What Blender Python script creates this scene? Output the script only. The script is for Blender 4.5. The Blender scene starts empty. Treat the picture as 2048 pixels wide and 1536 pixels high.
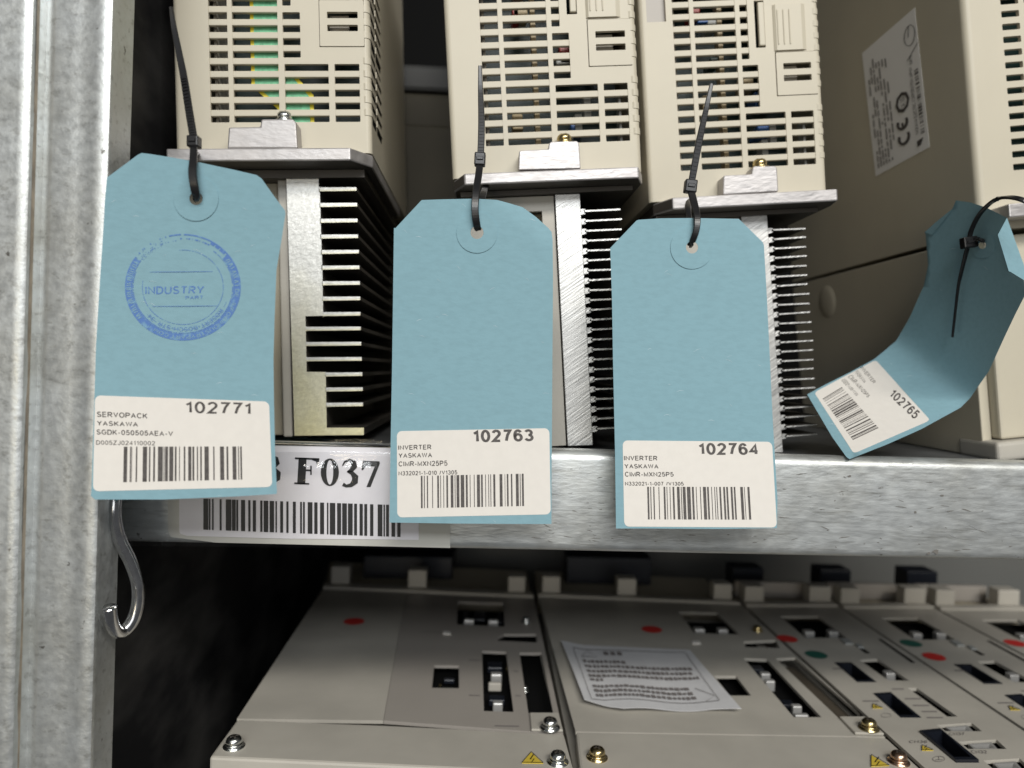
import bpy, bmesh, math, random
from mathutils import Vector, Matrix
from mathutils.geometry import tessellate_polygon, delaunay_2d_cdt
random.seed(7)
sc = bpy.context.scene
COL = sc.collection

# ------------------------------------------------------------------ camera
F = 1539.0                                    # focal length in pixels of a 2048 px wide picture
CAM = Vector((0, 0, 1.25))
_v = Vector((-60 / F, 33 / F, -1)).normalized()          # the rack's depth axis in camera axes
_r = 0.030
_x = Vector((math.cos(_r), -math.sin(_r), 0)); _x = (_x - _v * _x.dot(_v)).normalized()
_z = _x.cross(_v).normalized()
M3 = Matrix((_x, _v, _z))                     # camera axes -> world axes
cd = bpy.data.cameras.new('camera'); cam = bpy.data.objects.new('camera', cd); COL.objects.link(cam)
cam.matrix_world = Matrix.Translation(CAM) @ M3.to_4x4()
cd.sensor_width = 36; cd.lens = 36 * F / 2048; cd.clip_start = 0.01; cd.clip_end = 50
cd.dof.use_dof = True; cd.dof.focus_distance = 0.297; cd.dof.aperture_fstop = 8.0
sc.camera = cam

# ------------------------------------------------------------------ light
w = bpy.data.worlds.new('World'); sc.world = w; w.use_nodes = True
bg = w.node_tree.nodes['Background']; bg.inputs[0].default_value = (0.86, 0.88, 0.92, 1); bg.inputs[1].default_value = 0.09
def area(name, loc, target, sx, sy, power, col):
    l = bpy.data.lights.new(name, 'AREA'); l.shape = 'RECTANGLE'; l.size = sx; l.size_y = sy; l.energy = power; l.color = col
    o = bpy.data.objects.new(name, l); COL.objects.link(o); o.location = loc
    o.rotation_euler = (Vector(target) - Vector(loc)).to_track_quat('-Z', 'Y').to_euler(); return o
area('ceiling_tube_light', (0.40, -1.0, 2.25), (0.05, 0.3, 1.2), 1.3, 0.22, 22, (1, 0.965, 0.90))
area('ceiling_tube_light', (0.05, -1.5, 2.1), (0, 0.3, 1.2), 1.0, 0.3, 14, (0.93, 0.97, 1))
area('warm_reflection_fill', (-0.55, -1.6, 1.14), (-0.08, 0.33, 1.2), 0.45, 0.24, 2.5, (1, 0.84, 0.55))  # added warm light for a yellowish reflection, no real lamp there
area('front_fill_light', (-0.10, -1.9, 1.45), (0.05, 0.3, 1.2), 1.6, 0.8, 6.5, (0.96, 0.98, 1))  # added frontal fill, stands for no real fitting
sc.view_settings.view_transform = 'Standard'; sc.view_settings.look = 'None'
sc.view_settings.exposure = 0.0; sc.view_settings.gamma = 1
sc.view_settings.use_curve_mapping = False

# ------------------------------------------------------------------ pixel rays
def ray(px, py): return M3 @ Vector(((px - 1024) / F, -(py - 768) / F, -1))
def P(px, py, d): return CAM + ray(px, py) * d
def PY(px, py, Y):
    r = ray(px, py); return CAM + r * (Y / r.y)
def PZ(px, py, Z):
    r = ray(px, py); return CAM + r * ((Z - CAM.z) / r.z)

# ------------------------------------------------------------------ materials
def mat(name, col, rough=0.5, metal=0.0, var=0.0, vscale=60, bump=0.0, bscale=300, stretch=(1, 1, 1), col2=None, coat=0.0, spec=0.5, vdetail=6, lo=0.35, hi=0.65, rvar=0.0, rot=0.0):
    m = bpy.data.materials.new(name); m.use_nodes = True
    nt = m.node_tree; b = nt.nodes['Principled BSDF']
    b.inputs['Base Color'].default_value = (*col, 1); b.inputs['Roughness'].default_value = rough
    b.inputs['Metallic'].default_value = metal; b.inputs['Coat Weight'].default_value = coat
    b.inputs['Specular IOR Level'].default_value = spec
    tc = nt.nodes.new('ShaderNodeTexCoord'); mp = nt.nodes.new('ShaderNodeMapping'); mp.inputs['Scale'].default_value = stretch
    if rot:                                     # turn first, stretch after
        mr0 = nt.nodes.new('ShaderNodeMapping'); mr0.inputs['Rotation'].default_value = (0, rot, 0); nt.links.new(tc.outputs['Object'], mr0.inputs[0])
    nt.links.new((mr0 if rot else tc).outputs[0 if rot else 'Object'], mp.inputs[0])
    if var or col2:
        n = nt.nodes.new('ShaderNodeTexNoise'); n.inputs['Scale'].default_value = vscale; n.inputs['Detail'].default_value = vdetail
        nt.links.new(mp.outputs[0], n.inputs['Vector'])
        rp = nt.nodes.new('ShaderNodeValToRGB'); rp.color_ramp.elements[0].position = lo; rp.color_ramp.elements[1].position = hi
        c2 = col2 or tuple(c * (1 - var) for c in col)
        rp.color_ramp.elements[0].color = (*c2, 1); rp.color_ramp.elements[1].color = (*col, 1)
        nt.links.new(n.outputs[0], rp.inputs[0]); nt.links.new(rp.outputs[0], b.inputs['Base Color'])
        if rvar:
            mr = nt.nodes.new('ShaderNodeMapRange'); mr.inputs['To Min'].default_value = rough - rvar; mr.inputs['To Max'].default_value = rough + rvar
            mr.inputs['From Min'].default_value = 0.3; mr.inputs['From Max'].default_value = 0.7
            nt.links.new(n.outputs[0], mr.inputs[0]); nt.links.new(mr.outputs[0], b.inputs['Roughness'])
    if bump:
        n = nt.nodes.new('ShaderNodeTexNoise'); n.inputs['Scale'].default_value = bscale; n.inputs['Detail'].default_value = 4
        nt.links.new(mp.outputs[0], n.inputs['Vector'])
        bp = nt.nodes.new('ShaderNodeBump'); bp.inputs['Strength'].default_value = bump; bp.inputs['Distance'].default_value = 0.0005
        nt.links.new(n.outputs[0], bp.inputs['Height']); nt.links.new(bp.outputs[0], b.inputs['Normal'])
    return m
def galv(name, stretch, scr, sf, base=(0.64, 0.665, 0.665)):
    """dull zinc: soft mottling, fine drawn scratches, a few dark specks and stains"""
    m = mat(name, base, 0.44, 0.7, 0.11, 300, 0.22, 560, stretch, vdetail=9, rvar=0.08)
    nt = m.node_tree; b = nt.nodes['Principled BSDF']; tc = nt.nodes.new('ShaderNodeTexCoord')
    def layer(scale, st, lo, hi, dark, fac):
        mp = nt.nodes.new('ShaderNodeMapping'); mp.inputs['Scale'].default_value = st; nt.links.new(tc.outputs['Object'], mp.inputs[0])
        v = nt.nodes.new('ShaderNodeTexNoise'); v.inputs['Scale'].default_value = scale; v.inputs['Detail'].default_value = 6; v.inputs['Roughness'].default_value = 0.65
        nt.links.new(mp.outputs[0], v.inputs['Vector'])
        rp = nt.nodes.new('ShaderNodeValToRGB'); rp.color_ramp.elements[0].position = lo; rp.color_ramp.elements[1].position = hi
        rp.color_ramp.elements[0].color = (*dark, 1); rp.color_ramp.elements[1].color = (1, 1, 1, 1); nt.links.new(v.outputs[0], rp.inputs[0])
        mx = nt.nodes.new('ShaderNodeMix'); mx.data_type = 'RGBA'; mx.blend_type = 'MULTIPLY'; mx.inputs[0].default_value = fac
        src = b.inputs['Base Color'].links[0].from_socket
        nt.links.new(src, mx.inputs[6]); nt.links.new(rp.outputs[0], mx.inputs[7]); nt.links.new(mx.outputs[2], b.inputs['Base Color'])
    layer(300, scr, 0.33, 0.44, (0.42, 0.40, 0.37), sf)
    layer(170, (1, 1, 1), 0.29, 0.34, (0.22, 0.20, 0.18), 0.9)
    layer(28, (1, 1, 1), 0.34, 0.60, (0.80, 0.78, 0.74), 0.9)
    return m
M = dict(
    galv_up=galv('galvanised_upright', (1.0, 1, 1.2), (0.7, 1, 1.1), 0.45),
    galv_sh=galv('galvanised_shelf', (0.42, 1, 1.5), (0.13, 1, 1.7), 0.6),
    deck=mat('shelf_deck_metal', (0.30, 0.31, 0.32), 0.4, 0.7, 0.3, 40, 0.3, 200),
    rust=mat('rusty_edge', (0.50, 0.42, 0.33), 0.6, 0.5, 0.4, 120),
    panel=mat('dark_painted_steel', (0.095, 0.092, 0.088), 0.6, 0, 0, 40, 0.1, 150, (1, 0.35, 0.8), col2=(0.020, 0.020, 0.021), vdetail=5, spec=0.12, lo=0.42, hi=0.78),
    beige=mat('beige_plastic', (0.555, 0.509, 0.403), 0.48, 0, 0.08, 16, 0.10, 2600),
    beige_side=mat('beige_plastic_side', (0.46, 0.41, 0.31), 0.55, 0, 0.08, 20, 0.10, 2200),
    greybeige=mat('grey_beige_plastic', (0.485, 0.457, 0.40), 0.5, 0, 0.13, 30, 0.10, 2200),
    greypanel=mat('grey_film', (0.37, 0.34, 0.305), 0.45, 0, 0.05, 24, 0.05, 2200),
    alu=mat('cast_aluminium', (0.49, 0.47, 0.465), 0.48, 0.7, 0.16, 260, 0.3, 600, (0.4, 1, 1), rvar=0.08),
    alucut=mat('cut_aluminium', (0.62, 0.61, 0.585), 0.40, 0.85, 0.30, 1500, 0.30, 1500, (0.05, 1, 1), rvar=0.06, rot=0.55),
    darkmetal=mat('dark_metal', (0.075, 0.066, 0.056), 0.5, 0.2),  # dark tone for fin sides, seals and screw slots; painted shade under mounting plates
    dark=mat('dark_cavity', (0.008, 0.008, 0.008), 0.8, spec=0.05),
    blackplastic=mat('black_nylon', (0.012, 0.012, 0.013), 0.32, 0, 0.2, 200),
    blackconn=mat('black_connector', (0.010, 0.012, 0.018), 0.35),
    blue=mat('blue_tag_card', (0.215, 0.373, 0.432), 0.8, 0, 0.07, 480, 0.10, 1100, (0.55, 1, 1.3), lo=0.3, hi=0.6),
    cardedge=mat('torn_card_edge', (0.42, 0.55, 0.60), 0.9),
    blueink=mat('blue_stamp_ink', (0.085, 0.185, 0.44), 0.7, 0, 0, 500, col2=(0.17, 0.33, 0.47), lo=0.30, hi=0.48),
    white=mat('label_paper', (0.73, 0.695, 0.645), 0.6, 0, 0.03, 300),
    whitecool=mat('white_paper', (0.72, 0.70, 0.73), 0.5, 0, 0.03, 200),
    notice=mat('greyish_notice_paper', (0.68, 0.68, 0.69), 0.5, 0, 0.05, 120),
    backing=mat('paper_backing', (0.56, 0.55, 0.50), 0.6, 0, 0.08, 60),
    ink=mat('black_print', (0.055, 0.048, 0.045), 0.6, 0, 0, 900, col2=(0.10, 0.09, 0.085)),
    inkblack=mat('deep_black_print', (0.012, 0.012, 0.013), 0.5),
    inkgrey=mat('grey_print', (0.20, 0.18, 0.175), 0.7),
    chrome=mat('chrome', (0.72, 0.72, 0.72), 0.17, 1.0, 0.2, 300),
    wear=mat('dark_scuff', (0.20, 0.19, 0.175), 0.6, 0.4),
    bare=mat('bright_scratch', (0.86, 0.87, 0.88), 0.35, 0.8),
    zinc=mat('zinc_screw', (0.74, 0.76, 0.74), 0.22, 1.0),
    gold=mat('yellow_zinc_screw', (0.62, 0.50, 0.26), 0.25, 1.0),
    copper=mat('copper_zinc_screw', (0.62, 0.42, 0.30), 0.28, 1.0),
    red=mat('red_sticker', (0.62, 0.035, 0.03), 0.45),
    green=mat('green_sticker', (0.02, 0.115, 0.085), 0.5),
    yellow=mat('yellow_sticker', (0.66, 0.49, 0.06), 0.5),
    pcb=mat('green_circuit_board', (0.006, 0.028, 0.022), 0.4),
    capblue=mat('blue_capacitor', (0.03, 0.10, 0.30), 0.35),
    capred=mat('red_component', (0.30, 0.03, 0.025), 0.4),
    tan=mat('tan_component', (0.40, 0.32, 0.19), 0.5),
    faint=mat('faint_print', (0.40, 0.39, 0.40), 0.7),
    greyp=mat('grey_component', (0.33, 0.34, 0.33), 0.45),
    ribteal=mat('teal_foil', (0.15, 0.50, 0.27), 0.5, 0.0, 0.3, 500, 0.5, 700),
    ribyel=mat('yellow_foil_edge', (0.80, 0.66, 0.03), 0.5),
    plate=mat('silver_rating_plate', (0.88, 0.87, 0.86), 0.40, 0.0),
    silver=mat('tinned_shell', (0.58, 0.57, 0.55), 0.38, 0.55),
    trough=mat('brown_trough', (0.12, 0.10, 0.075), 0.5, 0, 0.4, 200, stretch=(1, 0.1, 1)),
    olive=mat('olive_carton', (0.065, 0.056, 0.036), 0.7, 0, 0.2, 30),
    dimgrey=mat('dim_grey_tray', (0.045, 0.045, 0.043), 0.6),
    greybar=mat('grey_back_rail', (0.13, 0.13, 0.12), 0.6),
)
def film(name, gl=0.10):
    m = bpy.data.materials.new(name); m.use_nodes = True; nt = m.node_tree; nt.nodes.clear()
    o = nt.nodes.new('ShaderNodeOutputMaterial'); mx = nt.nodes.new('ShaderNodeMixShader'); t = nt.nodes.new('ShaderNodeBsdfTransparent')
    g = nt.nodes.new('ShaderNodeBsdfGlossy'); g.inputs['Roughness'].default_value = 0.08
    fr = nt.nodes.new('ShaderNodeFresnel'); fr.inputs['IOR'].default_value = 1.45
    nz = nt.nodes.new('ShaderNodeTexNoise'); nz.inputs['Scale'].default_value = 380; bp = nt.nodes.new('ShaderNodeBump'); bp.inputs['Strength'].default_value = 0.12; bp.inputs['Distance'].default_value = 0.0005
    tc = nt.nodes.new('ShaderNodeTexCoord'); nt.links.new(tc.outputs['Object'], nz.inputs['Vector'])
    nt.links.new(nz.outputs[0], bp.inputs['Height']); nt.links.new(bp.outputs[0], g.inputs['Normal'])
    mu = nt.nodes.new('ShaderNodeMath'); mu.operation = 'MULTIPLY'; mu.inputs[1].default_value = 1.0; nt.links.new(fr.outputs[0], mu.inputs[0]); nt.links.new(mu.outputs[0], mx.inputs[0]); nt.links.new(t.outputs[0], mx.inputs[1]); nt.links.new(g.outputs[0], mx.inputs[2]); nt.links.new(mx.outputs[0], o.inputs[0])
    return m
M['tape'] = film('clear_tape')
def yellow_tinted():
    m = mat('yellow_tinted_aluminium', (0.80, 0.79, 0.75), 0.42, 0.45, 0.10, 900, 0.35, 900, (0.5, 1, 1), rot=0.6)
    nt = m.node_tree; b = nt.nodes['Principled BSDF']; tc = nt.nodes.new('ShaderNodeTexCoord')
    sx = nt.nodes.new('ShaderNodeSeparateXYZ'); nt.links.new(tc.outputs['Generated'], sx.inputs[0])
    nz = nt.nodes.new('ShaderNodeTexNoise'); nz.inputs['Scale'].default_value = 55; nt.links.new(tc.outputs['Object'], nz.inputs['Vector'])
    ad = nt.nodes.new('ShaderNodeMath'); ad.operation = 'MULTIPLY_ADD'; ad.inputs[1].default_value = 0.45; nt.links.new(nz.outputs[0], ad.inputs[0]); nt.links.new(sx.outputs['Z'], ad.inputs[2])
    rp = nt.nodes.new('ShaderNodeValToRGB'); cr = rp.color_ramp; cr.elements[0].position = 0.22; cr.elements[0].color = (1, 0.93, 0.60, 1); cr.elements[1].position = 0.85; cr.elements[1].color = (1, 1, 1, 1)  # yellow tint low on the part, fading out upward
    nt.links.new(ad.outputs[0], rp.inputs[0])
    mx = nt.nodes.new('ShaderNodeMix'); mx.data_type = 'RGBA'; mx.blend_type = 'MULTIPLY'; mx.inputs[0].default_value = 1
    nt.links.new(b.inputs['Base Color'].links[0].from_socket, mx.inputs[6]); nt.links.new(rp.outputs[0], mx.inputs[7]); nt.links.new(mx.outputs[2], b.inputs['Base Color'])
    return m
M['yellowalu'] = yellow_tinted()

# ------------------------------------------------------------------ object helpers
FR = {}
def tag(o, label=None, cat=None, group=None, kind=None):
    for k, v in (('label', label), ('category', cat), ('group', group), ('kind', kind)):
        if v: o[k] = v
    return o
def thing(name, mw, label, cat, group=None, kind=None):
    if not isinstance(mw, Matrix): mw = Matrix.Translation(mw)
    o = bpy.data.objects.new(name, None); COL.objects.link(o); o.matrix_world = mw; o.empty_display_size = 0.01
    FR[o] = mw.copy(); return tag(o, label, cat, group, kind)
def obj(name, bm, m, parent=None, world=False, smooth=False, label=None):
    """link a bmesh as one mesh object; m is a material or a list of them (face material_index picks)"""
    if parent is not None:
        if world: bm.transform(FR[parent].inverted())
    bmesh.ops.recalc_face_normals(bm, faces=bm.faces[:])
    if smooth:
        for f in bm.faces: f.smooth = True
    me = bpy.data.meshes.new(name); bm.to_mesh(me); bm.free()
    for mm in (m if isinstance(m, (list, tuple)) else [m]): me.materials.append(mm)
    o = bpy.data.objects.new(name, me); COL.objects.link(o)
    if parent is not None: o.parent = parent; FR[o] = FR[parent]
    else: FR[o] = Matrix.Identity(4)
    if label: o['label'] = label
    return o
def bevel(bm, w=0.0006, seg=2, angle=0.6):
    bmesh.ops.remove_doubles(bm, verts=bm.verts[:], dist=1e-7)
    bmesh.ops.recalc_face_normals(bm, faces=bm.faces[:])
    es = [e for e in bm.edges if len(e.link_faces) == 2 and e.calc_face_angle(0) > angle]
    bmesh.ops.bevel(bm, geom=es, offset=w, segments=seg, affect='EDGES', profile=0.5, clamp_overlap=True)
    return bm
def box(bm, x0, x1, y0, y1, z0, z1, mi=0):
    v = [bm.verts.new(c) for c in ((x0, y0, z0), (x1, y0, z0), (x1, y1, z0), (x0, y1, z0), (x0, y0, z1), (x1, y0, z1), (x1, y1, z1), (x0, y1, z1))]
    for q in ((0, 1, 2, 3), (4, 5, 6, 7), (0, 1, 5, 4), (1, 2, 6, 5), (2, 3, 7, 6), (3, 0, 4, 7)):
        f = bm.faces.new([v[i] for i in q]); f.material_index = mi
    return bm
def bbox(*a, bv=0.0):
    bm = box(bmesh.new(), *a)
    return bevel(bm, bv) if bv else bm
def _inside(p, poly):
    x, y = p; c = False; n = len(poly); j = n - 1
    for i in range(n):
        xi, yi = poly[i]; xj, yj = poly[j]
        if (yi > y) != (yj > y) and x < (xj - xi) * (y - yi) / (yj - yi) + xi: c = not c
        j = i
    return c
def plate(outer, holes, fn, sub=0, front_only=False, maxlen=None):
    """polygon with holes in (u,v), given thickness; fn(u,v,t): t=1 front, t=0 back; maxlen adds inner points so that it can bend"""
    loops = [[(p[0], p[1]) for p in outer]] + [[(p[0], p[1]) for p in h] for h in holes]
    us = [p[0] for p in loops[0]]; vs_ = [p[1] for p in loops[0]]
    cx, cy = (min(us) + max(us)) / 2, (min(vs_) + max(vs_)) / 2; sc_ = max(max(us) - min(us), max(vs_) - min(vs_))
    pts, edges = [], []
    for l in loops:
        out = []
        for i, p in enumerate(l):
            q = l[(i + 1) % len(l)]; n = 1
            if maxlen: n = max(1, math.ceil(math.hypot(q[0] - p[0], q[1] - p[1]) / maxlen))
            out += [(p[0] + (q[0] - p[0]) * k / n, p[1] + (q[1] - p[1]) * k / n) for k in range(n)]
        b0 = len(pts); pts += out; edges += [(b0 + i, b0 + (i + 1) % len(out)) for i in range(len(out))]
    if maxlen:
        nx, ny = int((max(us) - min(us)) / maxlen), int((max(vs_) - min(vs_)) / maxlen)
        for i in range(1, nx + 1):
            for j in range(1, ny + 1):
                p = (min(us) + maxlen * (i - .5 + .25 * (j % 2)), min(vs_) + maxlen * (j - .5))
                if _inside(p, loops[0]) and not any(_inside(p, h) for h in loops[1:]): pts.append(p)
    r = delaunay_2d_cdt([Vector(((p[0] - cx) / sc_, (p[1] - cy) / sc_)) for p in pts], edges, [], 0, 1e-6)
    co = [(v.x * sc_ + cx, v.y * sc_ + cy) for v in r[0]]
    bm = bmesh.new(); V = [bm.verts.new((c[0], c[1], 0)) for c in co]
    for f in r[2]:
        c = (sum(co[i][0] for i in f) / len(f), sum(co[i][1] for i in f) / len(f))
        if _inside(c, loops[0]) and not any(_inside(c, h) for h in loops[1:]): bm.faces.new([V[i] for i in f])
    for v in [v for v in bm.verts if not v.link_faces]: bm.verts.remove(v)
    if not front_only:
        r = bmesh.ops.extrude_face_region(bm, geom=bm.faces[:])
        new = {g for g in r['geom'] if isinstance(g, bmesh.types.BMVert)}
        for f in bm.faces:
            k = sum(v in new for v in f.verts); f.material_index = 0 if k in (0, len(f.verts)) else 1
        for v in bm.verts: v.co = fn(v.co.x, v.co.y, 1.0 if v in new else 0.0)
    else:
        for v in bm.verts: v.co = fn(v.co.x, v.co.y, 1.0)
    return bm
def prism(pts, y0, y1, mi_side=0):
    """polygon in local (x,z) extruded from y0 (front) to y1; front face index 0, sides mi_side"""
    bm = bmesh.new(); a = [bm.verts.new((x, y0, z)) for x, z in pts]; b = [bm.verts.new((x, y1, z)) for x, z in pts]
    bm.faces.new(a); f = bm.faces.new(b[::-1]); f.material_index = mi_side; n = len(pts)
    for i in range(n):
        f = bm.faces.new((a[i], a[(i + 1) % n], b[(i + 1) % n], b[i])); f.material_index = mi_side
    return bm
def tube(path, rad, n=10, flat=None, up=None, cap=True):
    """swept section; rad a number or list; flat=(list of half widths, half thickness) gives a strap whose width lies across `up`"""
    bm = bmesh.new(); rings = []; N = len(path)
    for i, p in enumerate(path):
        t = (path[min(i + 1, N - 1)] - path[max(i - 1, 0)]).normalized()
        u = up if up is not None else Vector((0, 1, 0))
        u = (u - t * u.dot(t)); u = u.normalized() if u.length > 1e-6 else t.orthogonal().normalized()
        s = t.cross(u).normalized()
        if flat:
            hw = flat[0][i] if isinstance(flat[0], (list, tuple)) else flat[0]; ht = flat[1]; c = min(hw, ht) * 0.45
            cs = [(-hw, -ht + c), (-hw + c, -ht), (hw - c, -ht), (hw, -ht + c), (hw, ht - c), (hw - c, ht), (-hw + c, ht), (-hw, ht - c)]
            rings.append([bm.verts.new(p + s * a + u * b) for a, b in cs])
        else:
            r = rad[i] if isinstance(rad, (list, tuple)) else rad
            rings.append([bm.verts.new(p + s * (r * math.cos(k * 2 * math.pi / n)) + u * (r * math.sin(k * 2 * math.pi / n))) for k in range(n)])
    m = len(rings[0])
    for a, b in zip(rings, rings[1:]):
        for k in range(m): bm.faces.new((a[k], a[(k + 1) % m], b[(k + 1) % m], b[k]))
    if cap: bm.faces.new(rings[0]); bm.faces.new(rings[-1][::-1])
    return bm
def spline(pts, n=8):
    out = []; L = len(pts)
    for i in range(L - 1):
        p0, p1, p2, p3 = pts[max(i - 1, 0)], pts[i], pts[i + 1], pts[min(i + 2, L - 1)]
        for k in range(n):
            t = k / n
            out.append(0.5 * ((2 * p1) + (p2 - p0) * t + (2 * p0 - 5 * p1 + 4 * p2 - p3) * t * t + (3 * p1 - p0 - 3 * p2 + p3) * t ** 3))
    out.append(pts[-1]); return out
def lathe(bm, c, prof, n=20, mi=0):
    rings = [[bm.verts.new(c + Vector((r * math.cos(k * 2 * math.pi / n), r * math.sin(k * 2 * math.pi / n), z))) for k in range(n)] for r, z in prof]
    for a, b in zip(rings, rings[1:]):
        for k in range(n):
            f = bm.faces.new((a[k], a[(k + 1) % n], b[(k + 1) % n], b[k])); f.material_index = mi; f.smooth = True
    f = bm.faces.new(rings[-1]); f.material_index = mi
    return bm
def screw(parent, c, r, m, name='screw', world=True):
    """pan head screw with plain and spring washer, standing on c along z"""
    bm = bmesh.new()
    lathe(bm, c, [(r * 1.35, 0), (r * 1.35, r * .16), (r * 1.0, r * .2), (r * 1.02, r * .22), (r * 1.02, r * .45), (r * .86, r * .47), (r * .86, r * .52), (r, r * .56), (r, r * .8), (r * .93, r * 1.05), (r * .72, r * 1.28), (r * .4, r * 1.38)])
    for a in (0.5, 0.5 + math.pi / 2):
        d = Vector((math.cos(a), math.sin(a), 0)); e = Vector((-d.y, d.x, 0))
        vs = [c + d * (s * r * .5) + e * (q * r * .11) + Vector((0, 0, r * zz)) for zz in (1.0, 1.40) for s, q in ((-1, -1), (1, -1), (1, 1), (-1, 1))]
        v = [bm.verts.new(p) for p in vs]
        for q in ((4, 5, 6, 7), (0, 1, 5, 4), (1, 2, 6, 5), (2, 3, 7, 6), (3, 0, 4, 7)):
            bm.faces.new([v[i] for i in q]).material_index = 1
    return obj(name, bm, [m, M['darkmetal']], parent, world)
# ---- print
def _arc(cx, cy, rx, ry, a0, a1, n=10): return [(cx + rx * math.cos(math.radians(a0 + (a1 - a0) * k / n)), cy + ry * math.sin(math.radians(a0 + (a1 - a0) * k / n))) for k in range(n + 1)]
GL = {  # plain grotesque capitals and figures as pen strokes: advance width, strokes
 'A': (.68, [[(0, 0), (.34, 1), (.68, 0)], [(.12, .34), (.56, .34)]]),
 'B': (.60, [[(0, 0), (0, 1), (.34, 1)] + _arc(.34, .765, .22, .235, 90, -90) + [(0, .53)], [(.34, .53)] + _arc(.34, .265, .26, .265, 90, -90) + [(0, 0)]]),
 'C': (.68, [_arc(.36, .5, .36, .5, 42, 318, 16)]),
 'D': (.66, [[(0, 0), (0, 1), (.28, 1)] + _arc(.28, .5, .38, .5, 90, -90, 14) + [(0, 0)]]),
 'E': (.56, [[(.56, 1), (0, 1), (0, 0), (.57, 0)], [(0, .53), (.52, .53)]]),
 'F': (.54, [[(.54, 1), (0, 1), (0, 0)], [(0, .52), (.46, .52)]]),
 'G': (.72, [_arc(.37, .5, .37, .5, 45, 330, 16) + [(.71, .48), (.40, .48)]]),
 'H': (.64, [[(0, 0), (0, 1)], [(.64, 0), (.64, 1)], [(0, .53), (.64, .53)]]),
 'I': (.04, [[(.02, 0), (.02, 1)]]),
 'J': (.44, [[(.44, 1), (.44, .27)] + _arc(.22, .25, .22, .25, 0, -180)]),
 'K': (.62, [[(0, 0), (0, 1)], [(.58, 1), (.03, .38)], [(.20, .58), (.63, 0)]]),
 'L': (.50, [[(0, 1), (0, 0), (.50, 0)]]),
 'M': (.76, [[(0, 0), (0, 1), (.38, .05), (.76, 1), (.76, 0)]]),
 'N': (.64, [[(0, 0), (0, 1), (.64, 0), (.64, 1)]]),
 'O': (.74, [_arc(.37, .5, .37, .5, 0, 360, 20)]),
 'P': (.60, [[(0, 0), (0, 1), (.34, 1)] + _arc(.34, .73, .26, .27, 90, -90) + [(0, .46)]]),
 'Q': (.74, [_arc(.37, .5, .37, .5, 0, 360, 20), [(.45, .22), (.74, -.05)]]),
 'R': (.64, [[(0, 0), (0, 1), (.36, 1)] + _arc(.36, .74, .25, .26, 90, -90) + [(0, .48)], [(.32, .48), (.64, 0)]]),
 'S': (.60, [_arc(.30, .74, .26, .26, 35, 270, 12) + _arc(.30, .25, .29, .25, 75, -155, 12)]),
 'T': (.62, [[(0, 1), (.62, 1)], [(.31, 1), (.31, 0)]]),
 'U': (.64, [[(0, 1), (0, .33)] + _arc(.32, .32, .32, .32, 180, 360, 12) + [(.64, 1)]]),
 'V': (.66, [[(0, 1), (.33, 0), (.66, 1)]]),
 'W': (.94, [[(0, 1), (.23, 0), (.47, .98), (.71, 0), (.94, 1)]]),
 'X': (.64, [[(0, 1), (.64, 0)], [(.64, 1), (0, 0)]]),
 'Y': (.66, [[(0, 1), (.33, .45), (.66, 1)], [(.33, .45), (.33, 0)]]),
 'Z': (.60, [[(.02, 1), (.58, 1), (0, 0), (.60, 0)]]),
 '0': (.52, [_arc(.26, .5, .26, .5, 0, 360, 20)]),
 '1': (.30, [[(0, .74), (.14, .83), (.25, 1), (.25, 0)]]),
 '2': (.52, [_arc(.26, .73, .25, .27, 165, -35, 12) + [(.02, 0), (.53, 0)]]),
 '3': (.52, [_arc(.25, .76, .23, .24, 155, -80, 11) + [(.24, .53)], [(.24, .53)] + _arc(.25, .265, .26, .265, 85, -160, 12)]),
 '4': (.54, [[(.41, 0), (.41, 1), (0, .27), (.55, .27)]]),
 '5': (.52, [[(.48, 1), (.10, 1), (.03, .50)] + _arc(.25, .32, .27, .32, 125, -155, 13)]),
 '6': (.52, [_arc(.27, .31, .25, .31, 180, -180, 18), _arc(.28, .5, .27, .5, 40, 200, 12)]),
 '7': (.50, [[(0, 1), (.50, 1), (.28, .55), (.16, 0)]]),
 '8': (.52, [_arc(.26, .76, .22, .24, 0, 360, 16), _arc(.26, .265, .26, .265, 0, 360, 16)]),
 '9': (.52, [_arc(.25, .69, .25, .31, 0, 360, 18), _arc(.24, .5, .27, .5, 20, -140, 12)]),
 '-': (.30, [[(0, .36), (.30, .36)]]), '/': (.28, [[(0, 0), (.28, 1)]]), '.': (.06, [[(.03, 0), (.03, .12)]]), ' ': (.22, []),
 '@': (.90, [_arc(.45, .45, .45, .5, -50, 280, 16), _arc(.45, .45, .2, .22, 0, 360, 12)])}
_tx = {}
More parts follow.
